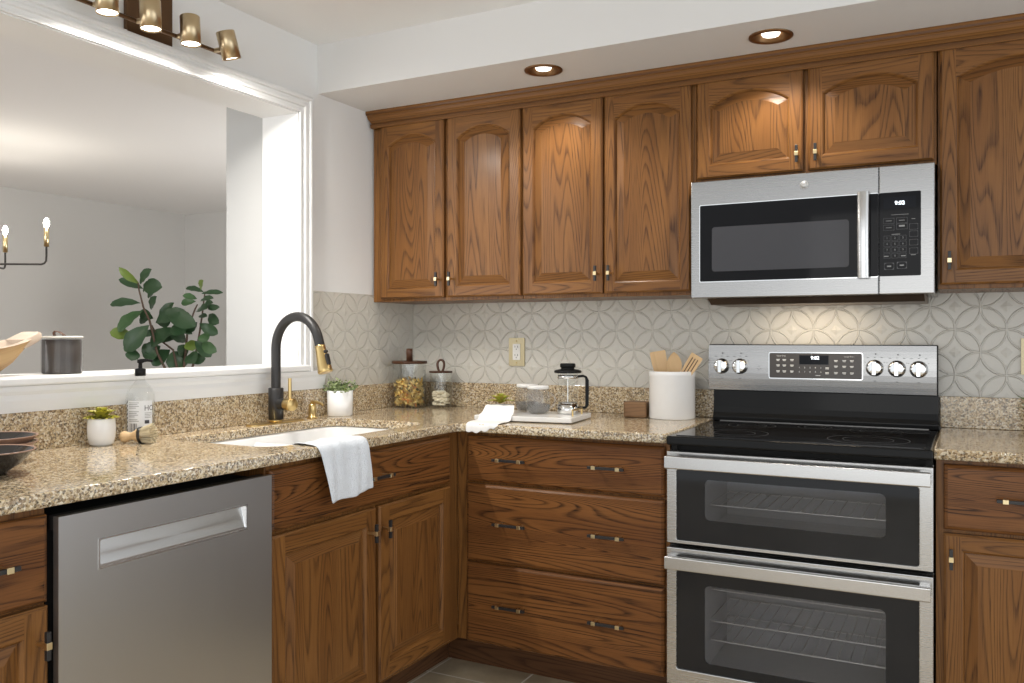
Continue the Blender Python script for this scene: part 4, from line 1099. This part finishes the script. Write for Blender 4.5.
m = MB(); m.lathe([(0.0, 0.151), (R*1.32, 0.151), (R*1.38, 0.155), (R*1.36, 0.160), (R*1.1, 0.164), (R*0.7, 0.166), (R*0.66, 0.170), (R*0.78, 0.173), (R*0.78, 0.184), (R*0.72, 0.187), (0, 0.187)], n=36); m.build('lid', GLOSS, r)
m = MB(); hx = [(R*1.0, 0.138), (R+0.020, 0.140), (R+0.030, 0.136), (R+0.034, 0.124), (R+0.034, 0.075), (R+0.034, 0.032), (R+0.028, 0.022), (R*1.03, 0.022)]
hd_ = Vector((0.886, 0.4645, 0)); sd_ = Vector((-0.4645, 0.886, 0))
rows = []
for k, (x, z) in enumerate(hx):
    p = hd_*x + Vector((0, 0, z)); q0 = hx[max(0, k-1)]; q1 = hx[min(len(hx)-1, k+1)]
    tx, tz = q1[0]-q0[0], q1[1]-q0[1]; l = math.hypot(tx, tz); nx, nz = -tz/l, tx/l
    wd = 0.0065 if 2 < k < 6 else 0.0045
    nv = hd_*nx + Vector((0, 0, nz))
    rows.append([p+nv*wd+sd_*0.009, p-nv*wd+sd_*0.009, p-nv*wd-sd_*0.009, p+nv*wd-sd_*0.009])
m.grid(rows, True, False); m.cap(rows[0]); m.cap(rows[-1]); m.build('handle', GLOSS, r, 0.003)
# succulent in a white bowl at the tray's left, napkin draped over the front
r = empty('potted_succulent', (0.702, -0.452, TZ)); tag(r, 'small yellow-green succulent in a white bowl on the tray', 'potted plant')
m = MB(); m.lathe([(0.0, 0.0), (0.026, 0.0), (0.034, 0.006), (0.044, 0.026), (0.0455, 0.031), (0.043, 0.031), (0.036, 0.018), (0, 0.018)], n=36); m.build('pot', CERAMIC, r)
m = MB(); m.lathe([(0, 0.025), (0.040, 0.025)], n=24, ends=False); m.build('soil', plain('brown_moss', (0.26, 0.15, 0.05), 0.9), r)
m = MB(); rosette(m, (0, 0, 0.036), 0.058, 15, 0, 0.017, (0, 0, 1)); m.build('foliage', [plain('bright_succulent', (0.40, 0.42, 0.06), 0.5), plain('tan_succulent', (0.42, 0.30, 0.07), 0.5)], r)
prof_n = [(-0.066, 0.0535), (-0.077, 0.0545), (-0.086, 0.047), (-0.094, 0.036), (-0.105, 0.0262), (-0.121, 0.0238), (-0.1275, 0.017), (-0.130, 0.008), (-0.138, 0.0032), (-0.165, 0.0030), (-0.195, 0.0030), (-0.222, 0.0030), (-0.236, 0.0030), (-0.246, 0.0030), (-0.256, 0.0030)]
NP = len(prof_n)-1
rm = Matrix.Translation(TR.location) @ Matrix.Rotation(math.radians(6), 4, 'Z')
rows2 = []
for i, (y, z) in enumerate(prof_n):
    row = []
    for k in range(21):
        u = k/20; x = -0.160 + 0.112*u - 0.014*i/NP*(1-u) + 0.016*u*min(1, i/5) - 0.012*u*i/NP
        w = 0.0022*math.sin(u*14+i*0.5) + 0.0018*math.sin(u*29-i*0.9)
        yy = y - (0.012*math.sin(u*3.1+0.4) + 0.004*math.sin(u*23))*(i/NP)**2
        p = rm @ Vector((x, yy, z+abs(w)))
        over = -0.6615 - p.y                       # what reaches past the counter's edge hangs down
        if over > 0: p.z -= over*0.95; p.y = -0.6640 - 0.1*over
        row.append(tuple(p))
    rows2.append(row)
m = MB(); m.grid(rows2); o = m.build('napkin', NAPKIN); sd = o.modifiers.new('thick', 'SOLIDIFY'); sd.thickness = 0.0018; sd.offset = 1
s2 = o.modifiers.new('sub', 'SUBSURF'); s2.levels = s2.render_levels = 1
tag(o, 'white napkin draped over the front edge of the tray', 'napkin')

# ---- wooden block and utensil crock
o = boxobj('wooden_block', WALNUT, (-0.0435, 0.0435, -0.035, 0.035, 0.0, 0.060), None, 0.006, 'x'); o.location = (1.130, -0.150, TOP+0.0003); o.rotation_euler = (0, 0, 0.12)
o.data.materials.clear(); o.data.materials.append(wood('brown_block', (0.30, 0.17, 0.085), (0.22, 0.12, 0.058), (0.09, 0.044, 0.02), 0.5, 22, 0.7)); tag(o, 'small brown wooden block beside the white crock', 'wooden block')
CR = (1.262, -0.125)
r = empty('utensil_crock', (CR[0], CR[1], TOP)); tag(r, 'white ceramic crock holding wooden utensils beside the range', 'crock')
R = 0.0875
m = MB(); m.lathe([(0.0, 0.0), (R*0.96, 0.0), (R*0.985, 0.004), (R*0.985, 0.158), (R*1.0, 0.160), (R*1.0, 0.174), (R*0.985, 0.178), (R*0.94, 0.178), (R*0.93, 0.172), (R*0.93, 0.01), (0, 0.01)], n=56); m.build('crock_body', CERAMIC, r)
def utensil(name, label, base, top, head, hw, hl, slot=False, face=(0.296, -0.955, 0)):
    b, t_ = Vector(base), Vector(top); ax = (t_-b).normalized(); L = (t_-b).length
    nn = Vector(face); nn = (nn-ax*nn.dot(ax)).normalized(); sd = ax.cross(nn)
    m = MB()
    if head == 'spoon':
        out = [(0.006, 0), (0.0065, L-hl-0.03), (0.008, L-hl-0.01)] + [(max(0.0085 if k < 2 else 0.001, hw*math.sin(PI*(0.10+0.90*k/12))**0.7), L-hl+hl*k/12) for k in range(13)]
    else:
        out = [(0.006, 0), (0.0065, L-hl-0.03), (0.010, L-hl-0.008), (hw*0.8, L-hl+0.012), (hw*0.98, L-hl*0.45), (hw, L-0.004), (hw*0.94, L)]
    for s0 in (-1, 1):
        rows = [[b+ax*z+sd*w*f+nn*(0.0028*s0 - (0.004*(1-f*f) if head == 'spoon' and z > L-hl else 0)) for f in (-1, -.5, 0, .5, 1)] for w, z in out]
        m.grid(rows)
    A = [b+ax*z-sd*w+nn*.0028 for w, z in out]; B = [b+ax*z-sd*w-nn*.0028 for w, z in out]; m.grid([A, B])
    A = [b+ax*z+sd*w+nn*.0028 for w, z in out]; B = [b+ax*z+sd*w-nn*.0028 for w, z in out]; m.grid([A, B])
    A = [b+ax*out[-1][1]+sd*out[-1][0]*f+nn*.0028 for f in (-1, 0, 1)]; B = [p-nn*.0056 for p in A]; m.grid([A, B])
    o = m.build(name, BLOND, None); tag(o, label, 'utensil', 'wooden utensils in the crock')
    if slot:
        m2 = MB()
        for f in (-0.45, 0.0, 0.45):
            A = [b+ax*(L-hl*0.80)+sd*(hw*f-0.0017), b+ax*(L-hl*0.80)+sd*(hw*f+0.0017), b+ax*(L-0.014)+sd*(hw*f+0.0017), b+ax*(L-0.014)+sd*(hw*f-0.0017)]
            m2.face([p+nn*0.0031 for p in A])
        m2.build('slots', WALNUT, o)
ZR = TOP+0.02
utensil('wooden_spatula', 'broad flat wooden spatula at the left of the crock', (1.236, -0.090, ZR), (1.198, -0.105, TOP+0.252), 'flat', 0.030, 0.100)
utensil('wooden_spoon', 'round wooden spoon between two spatulas in the crock', (1.270, -0.120, ZR), (1.272, -0.132, TOP+0.250), 'spoon', 0.0285, 0.090)
utensil('slotted_spatula', 'slotted wooden spatula leaning right in the crock', (1.235, -0.172, ZR), (1.366, -0.150, TOP+0.238), 'flat', 0.0235, 0.105, True)

# ---- outlets
def outlet(x, label):
    r = empty('wall_outlet', (x, -0.0062, 1.1545)); tag(r, label, 'outlet')
    m = MB(); plate(m, -0.0375, 0.0375, -0.060, 0.060, 0.0, -0.006, 0.003); m.build('cover_plate', plain('brass_plate', (0.50, 0.43, 0.27), 0.35, 0.5), r, 0.002)
    m = MB(); plate(m, -0.0175, 0.0175, -0.0345, 0.0345, -0.005, -0.0085, 0.003)
    m.build('receptacle', plain('white_plastic', (0.80, 0.79, 0.76), 0.4), r)
    m = MB()
    for z in (-0.018, 0.018):
        for dx in (-0.0065, 0.0065): m.box(dx-0.0011, dx+0.0011, -0.0090, -0.0084, z+0.0005, z+0.0085)
        m.lathe([(0, 0), (0.0024, 0)], (0, -0.0088, z-0.0065), 10, Matrix.Rotation(PI/2, 3, 'X'), ends=False)
    m.build('slots', INK, r)
    m = MB()
    for z in (-0.047, 0.047): m.lathe([(0, 0), (0.003, 0.0), (0.0, 0.001)], (0, -0.0061, z), 10, Matrix.Rotation(PI/2, 3, 'X'))
    m.build('screw', BRASS, r)
outlet(0.541, 'brass-framed outlet on the ring backsplash above the tray')
outlet(2.444, 'outlet on the ring backsplash at the right picture edge')
# potted plant on the right counter, only its leaf tips in the picture
r = empty('leafy_plant', (2.452, -0.260, TOP)); tag(r, 'leafy green plant on the right counter at the picture edge', 'potted plant')
m = MB(); m.lathe([(0.0, 0.0), (0.04, 0.0), (0.048, 0.08), (0.044, 0.08), (0.042, 0.07), (0, 0.07)], n=28); m.build('pot', CERAMIC, r)
m = MB(); random.seed(8)
for k in range(30):
    a = 2*PI*k*0.381; el = random.uniform(0.2, 1.2); d = Vector((math.cos(a)*math.cos(el), math.sin(a)*math.cos(el), math.sin(el)))
    b = Vector((0, 0, 0.07)); L = random.uniform(0.055, 0.085); m.cur = k % 2
    m.tube([b, b+d*L*0.5], 0.001, 4, False); leaf_mesh(m, b+d*L*0.4, b+d*L*1.2, 0.026, Vector((-d.x, -d.y, 1.2)), 0.12)
m.build('foliage', [LEAF_M, LEAF_L], r)

# ------------------------------------------------------------------ on the sill
SZ = 1.1125
r = empty('candle_jar', (-0.085, -1.682, SZ)); tag(r, 'dark glass candle jar with pale lid on the pass-through sill', 'candle')
m = MB(); m.lathe([(0.0, 0.0), (0.050, 0.0), (0.0525, 0.003), (0.0525, 0.098), (0.050, 0.099), (0.0, 0.099)], n=40); m.build('dark_glass', CANDLEG, r)
m = MB(); m.lathe([(0.0560, 0.001), (0.0560, 0.103)], n=40, ends=False); m.build('clear_shell', SHELL, r)
m = MB(); m.lathe([(0.0, 0.0995), (0.0562, 0.1032), (0.0565, 0.1075), (0.055, 0.109), (0.0, 0.109)], n=40); m.build('lid', WAX, r)
m = MB(); tp = [(-0.022, 0.109), (-0.024, 0.118), (-0.020, 0.1245), (-0.008, 0.122), (0.004, 0.115), (0.009, 0.109)]
V = Vector((0.886, 0.4645, 0)); V2 = Vector((-0.4645, 0.886, 0))
m.grid([[V*a + V2*w + Vector((0, 0, z)) for a, z in tp] for w in (-0.007, 0.007)]); o = m.build('leather_tab', LEATHER, r); o.modifiers.new('t', 'SOLIDIFY').thickness = 0.002

# carved dough bowl: long boat of pale wood lying along the sill
r = empty('dough_bowl', (-0.080, -2.082, SZ)); tag(r, 'carved pale wooden dough bowl on the sill at the left edge', 'bowl')
n = 40; outp, inn, rim_o = [], [], []
HL = 0.300
def rimz(s): return 0.066 + 0.040*abs(s)**2.2
def ring_pts(f, dz, thick=0.0):
    pts = []
    for k in range(n):
        a = 2*PI*k/n; c_, s_ = math.cos(a), math.sin(a)
        y = HL*f*(abs(s_)**0.95)*(1 if s_ >= 0 else -1); x = 0.098*f*(abs(c_)**0.85)*(1 if c_ >= 0 else -1)
        pts.append((x, y, s_))
    return pts
def shell(scale_list, inner):
    rows = []
    for f, hz in scale_list:
        row = []
        for x, y, s_ in ring_pts(f, 0):
            row.append((x, y, rimz(s_)*hz if not inner else 0.010 + (rimz(s_)-0.010)*hz))
        rows.append(row)
    return rows
m = MB(); rows = shell([(0.12, 0.0), (0.55, 0.0), (0.70, 0.13), (0.81, 0.36), (0.90, 0.66), (0.97, 0.92), (1.0, 1.0)], False)
m.grid(rows, True); m.cap(rows[0], True)
for k in range(len(m.f)): m.uv[k] = [(m.v[i][1]*0.0 + m.v[i][2]*1.0+m.v[i][0], m.v[i][1]) for i in m.f[k]]
m.build('bowl_shell', DOUGH, r)
m = MB(); rows = shell([(1.0, 1.0), (0.93, 1.0), (0.88, 0.88), (0.78, 0.50), (0.62, 0.18), (0.45, 0.03), (0.05, 0.0)], True); m.grid(rows, True); m.cap(rows[-1])
for k in range(len(m.f)): m.uv[k] = [(m.v[i][2]+m.v[i][0], m.v[i][1]) for i in m.f[k]]
m.build('hollow', LIP, r)
m = MB()      # flattened grip at the end
hs = [(0.255, 0.044, 0.072, 0.099), (0.280, 0.042, 0.082, 0.112), (0.300, 0.039, 0.092, 0.121), (0.314, 0.030, 0.099, 0.119), (0.320, 0.022, 0.103, 0.114)]
rows = [[(-w, y, z0), (w, y, z0), (w, y, z1), (-w, y, z1)] for y, w, z0, z1 in hs]
m.grid(rows, True); m.cap(rows[-1]); m.cap(rows[0], True); o = m.build('end_grip', LIP, r, 0.005)

# ------------------------------------------------------------------ lights on the wall and in the soffit
r = empty('track_light', (0.0, -1.458, 2.17)); tag(r, 'brass four-spot track light on the wall over the pass-through', 'light')
boxobj('wall_plate', BRONZE, (0.001, 0.018, -0.085, 0.085, -0.035, 0.140), r, 0.004)
m = MB(); m.tube([(0.062, -0.30, -0.012), (0.062, 0.265, -0.012)], 0.0065, 12); m.tube([(0.016, 0, 0.01), (0.062, 0, -0.012)], 0.009, 12); m.build('rod', BRONZE, r)
SP = [(-1.688, 0.0), (-1.542, 0.0), (-1.394, 0.0), (-1.243, 0.30)]
for y, tilt in SP:
    s = empty('spot_head', (0.062, y+1.458, -0.012), 0, r)
    m = MB(); m.tube([(0, 0, 0), (0.028, 0, 0.0)], 0.008, 12); m.build('pivot', ANTIQUE, s)
    ax = Vector((0.05, math.sin(tilt), -math.cos(tilt))).normalized(); M = ax.to_track_quat('Z', 'Y').to_matrix()
    c0 = Vector((0.056, 0, 0.028)) - ax*0.026
    m = MB(); m.lathe([(0.0, 0.0), (0.028, 0.0), (0.030, 0.002), (0.030, 0.088), (0.028, 0.088), (0.028, 0.080)], c0, 32, M, ends=False); m.build('shade', ANTIQUE, s)
    m = MB(); m.lathe([(0.0, 0.086), (0.0278, 0.083)], c0, 28, M, ends=False); m.build('bulb', BULB, s)
    wp = Vector((0.062, y, 2.158)) + c0 + ax*0.094
    lamp('track_spot', 'SPOT', wp, 17, (1.0, 0.96, 0.90), ax, spot_size=math.radians(165), spot_blend=0.7, shadow_soft_size=0.024)
for i, (x, y) in enumerate(CANS):
    r = empty('recessed_light', (x, y, SB)); tag(r, ('bronze recessed soffit light above the left wall cabinets', 'bronze recessed soffit light above the microwave cabinet')[i], 'light', 'recessed soffit lights')
    m = MB(); m.lathe([(CAN_R+0.010, 0.0), (CAN_R+0.010, -0.004), (CAN_R-0.002, -0.006), (CAN_R-0.006, 0.0), (CAN_R-0.018, 0.030), (CAN_R-0.020, 0.085), (0.0, 0.086)], n=40, ends=False); m.build('trim_ring', plain('aged_bronze', (0.22, 0.12, 0.055), 0.32, 0.9), r)
    m = MB(); m.lathe([(0.030, 0.080), (0.031, 0.02), (0.029, 0.008), (0.026, 0.002), (0.0, -0.003)], n=28, ends=False); m.build('bulb', DIMBULB, r)
    lamp('recessed_spot', 'SPOT', (x, y, SB-0.012), 13, (1.0, 0.94, 0.86), (0, 0, -1), spot_size=math.radians(130), spot_blend=0.6, shadow_soft_size=0.035)
# the microwave's cooktop lamp
lamp('cooktop_lamp', 'AREA', (1.76, -0.16, 1.326), 0.8, (1.0, 0.82, 0.60), (0, 0.1, -1), shape='RECTANGLE', size=0.30, size_y=0.06)

# ------------------------------------------------------------------ dining room: chandelier and fig
CH = Vector((-2.909, -0.247, 0))
r = empty('chandelier', (CH.x, CH.y, 1.649)); tag(r, 'dark iron chandelier with lit brass candle arms in the dining room', 'chandelier')
m = MB(); m.tube([(0, 0, -0.01), (0, 0, CZ-1.649)], 0.008, 10); m.sphere((0, 0, 0), 0.022); m.lathe([(0.0, 0.66), (0.06, 0.69), (0.06, CZ-1.649), (0, CZ-1.649)], n=24); m.build('stem', IRON, r)
ra = math.atan2(0.4645, 0.886)
for ang in (4, 100, -48, -104, 170):
    a = ra + math.radians(ang); d = Vector((math.cos(a), math.sin(a), 0)); R = 0.385
    arm = empty('arm', (0, 0, 0), 0, r)
    m = MB(); m.tube([d*0.015, d*(R-0.03), d*(R-0.012)+Vector((0, 0, 0.006)), d*(R-0.002)+Vector((0, 0, 0.020)), d*R+Vector((0, 0, 0.05)), d*R+Vector((0, 0, 0.110))], 0.006, 10); m.build('arm_rod', IRON, arm)
    m = MB(); m.lathe([(0.0, 0.105), (0.0145, 0.105), (0.0145, 0.215), (0.0, 0.215)], d*R, 16); m.build('candle_sleeve', PALE_BRASS, arm)
    m = MB(); m.lathe([(0.008, 0.215), (0.014, 0.232), (0.0165, 0.247), (0.012, 0.264), (0.003, 0.276)], d*R, 14); m.build('candle_bulb', CANDLEBULB, arm)
    lamp('candle_lamp', 'POINT', CH + d*R + Vector((0, 0, 1.649+0.27)), 2.2, (1.0, 0.92, 0.80), shadow_soft_size=0.03)

PB = Vector((-3.10, 1.35, 0.0)); RV = Vector((0.886, 0.4645, 0)); FV = Vector((-0.4645, 0.886, 0))
r = empty('fiddle_leaf_fig', PB); tag(r, 'fiddle leaf fig with broad dark leaves in the dining room corner', 'plant')
m = MB(); m.lathe([(0.0, 0.0), (0.15, 0.0), (0.18, 0.03), (0.20, 0.34), (0.18, 0.34), (0.175, 0.30), (0, 0.30)], n=36); m.build('planter', CERAMIC, r)
m = MB(); m.lathe([(0, 0.305), (0.176, 0.305)], n=24, ends=False); m.build('soil', SOIL, r)
def PP(x, z, f=0.0): return RV*x + FV*f + Vector((0, 0, z))
ST = [[(0.0, 0.30), (-0.02, 0.7), (-0.063, 0.985), (-0.116, 1.092), (-0.17, 1.341), (-0.217, 1.441), (-0.251, 1.575), (-0.257, 1.629)],
      [(0.01, 0.30), (0.05, 0.65), (0.112, 0.985), (0.139, 1.119), (0.159, 1.253), (0.179, 1.401), (0.199, 1.569)],
      [(0.0, 0.30), (0.03, 0.6), (0.018, 0.985), (-0.009, 1.119), (-0.116, 1.2), (-0.17, 1.307)],
      [(0.01, 0.30), (0.03, 0.7), (0.058, 0.985), (0.071, 1.119), (0.085, 1.28), (0.139, 1.428), (0.159, 1.468)]]
SD = [-0.06, 0.08, -0.02, 0.03]
m = MB()
for st_, f in zip(ST, SD): m.tube([PP(x, z, f*min(1, max(0, z-0.3))) for x, z in st_], [0.012 - 0.007*k/(len(st_)-1) for k in range(len(st_))], 8)
m.build('trunk', BARK, r)
LV = [(-0.257, 1.622, -0.371, 1.739, 0.047), (-0.237, 1.616, -0.13, 1.726, 0.067), (-0.264, 1.589, -0.418, 1.656, 0.054), (-0.221, 1.599, -0.043, 1.589, 0.094), (-0.23, 1.515, -0.183, 1.569, 0.054), (-0.251, 1.475, -0.472, 1.461, 0.06), (-0.21, 1.428, -0.13, 1.528, 0.054), (-0.244, 1.421, -0.398, 1.253, 0.094), (-0.204, 1.381, -0.304, 1.327, 0.06), (-0.157, 1.341, -0.022, 1.481, 0.06), (-0.15, 1.327, 0.112, 1.401, 0.094), (-0.036, 1.381, 0.199, 1.294, 0.101), (-0.17, 1.307, -0.331, 1.112, 0.114), (0.018, 1.28, -0.157, 1.146, 0.134), (-0.318, 1.213, -0.458, 1.253, 0.081), (-0.103, 1.146, -0.23, 1.066, 0.114), (0.085, 1.039, -0.063, 1.025, 0.121), (-0.331, 1.159, -0.398, 1.112, 0.054), (-0.284, 1.119, -0.291, 1.039, 0.081), (0.199, 1.562, 0.051, 1.595, 0.04), (0.226, 1.569, 0.266, 1.642, 0.054), (0.206, 1.548, 0.367, 1.555, 0.034), (0.179, 1.508, 0.098, 1.528, 0.04), (0.165, 1.488, 0.047, 1.475, 0.047), (0.219, 1.488, 0.346, 1.506, 0.04), (0.179, 1.414, 0.286, 1.428, 0.074), (0.259, 1.441, 0.387, 1.441, 0.038), (0.246, 1.387, 0.353, 1.32, 0.067), (0.199, 1.32, 0.333, 1.24, 0.067), (0.098, 1.193, 0.139, 1.112, 0.081), (0.246, 1.253, 0.259, 1.173, 0.074), (0.165, 1.186, 0.286, 1.066, 0.081), (0.232, 1.173, 0.367, 1.106, 0.067), (0.112, 1.052, 0.246, 1.052, 0.067), (0.152, 1.374, 0.232, 1.374, 0.04), (0.004, 1.334, 0.085, 1.294, 0.107), (-0.143, 1.267, -0.21, 1.227, 0.04)]
LV += [(-0.17, 1.33, -0.06, 1.36, 0.10), (-0.15, 1.25, -0.02, 1.20, 0.11), (0.0, 1.36, 0.12, 1.33, 0.10), (0.06, 1.18, -0.04, 1.24, 0.10), (0.12, 1.24, 0.03, 1.32, 0.09), (-0.20, 1.36, -0.29, 1.42, 0.07), (-0.12, 1.10, -0.24, 1.14, 0.09), (0.14, 1.10, 0.20, 1.02, 0.09), (0.06, 1.06, 0.03, 1.15, 0.08), (0.19, 1.45, 0.28, 1.48, 0.05), (-0.05, 1.12, -0.16, 1.00, 0.10), (0.17, 1.33, 0.10, 1.25, 0.08), (-0.25, 1.56, -0.17, 1.64, 0.05), (0.0, 1.30, 0.11, 1.24, 0.10)]
LIGHTS = {0, 14, 20, 29}; MID = {7, 17, 22, 23, 30, 32}
random.seed(4)
for i, (x0, z0, x1, z1, w) in enumerate(LV):
    f0 = random.uniform(-0.08, 0.08); f1 = f0 + random.uniform(-0.10, 0.02)
    b, t_ = PP(x0, z0, f0), PP(x1, z1, f1)
    nv = -FV + Vector((0, 0, 1))*random.uniform(-0.1, 0.9) + RV*random.uniform(-0.5, 0.5)
    m = MB(); leaf_mesh(m, b, t_, w*1.3, nv, 0.10, 12, 1.35, 0.22, 0.6, 0.018)
    m.build('leaf', LEAF_L if i in LIGHTS else LEAF_M if i in MID else LEAF, r, loc=None)
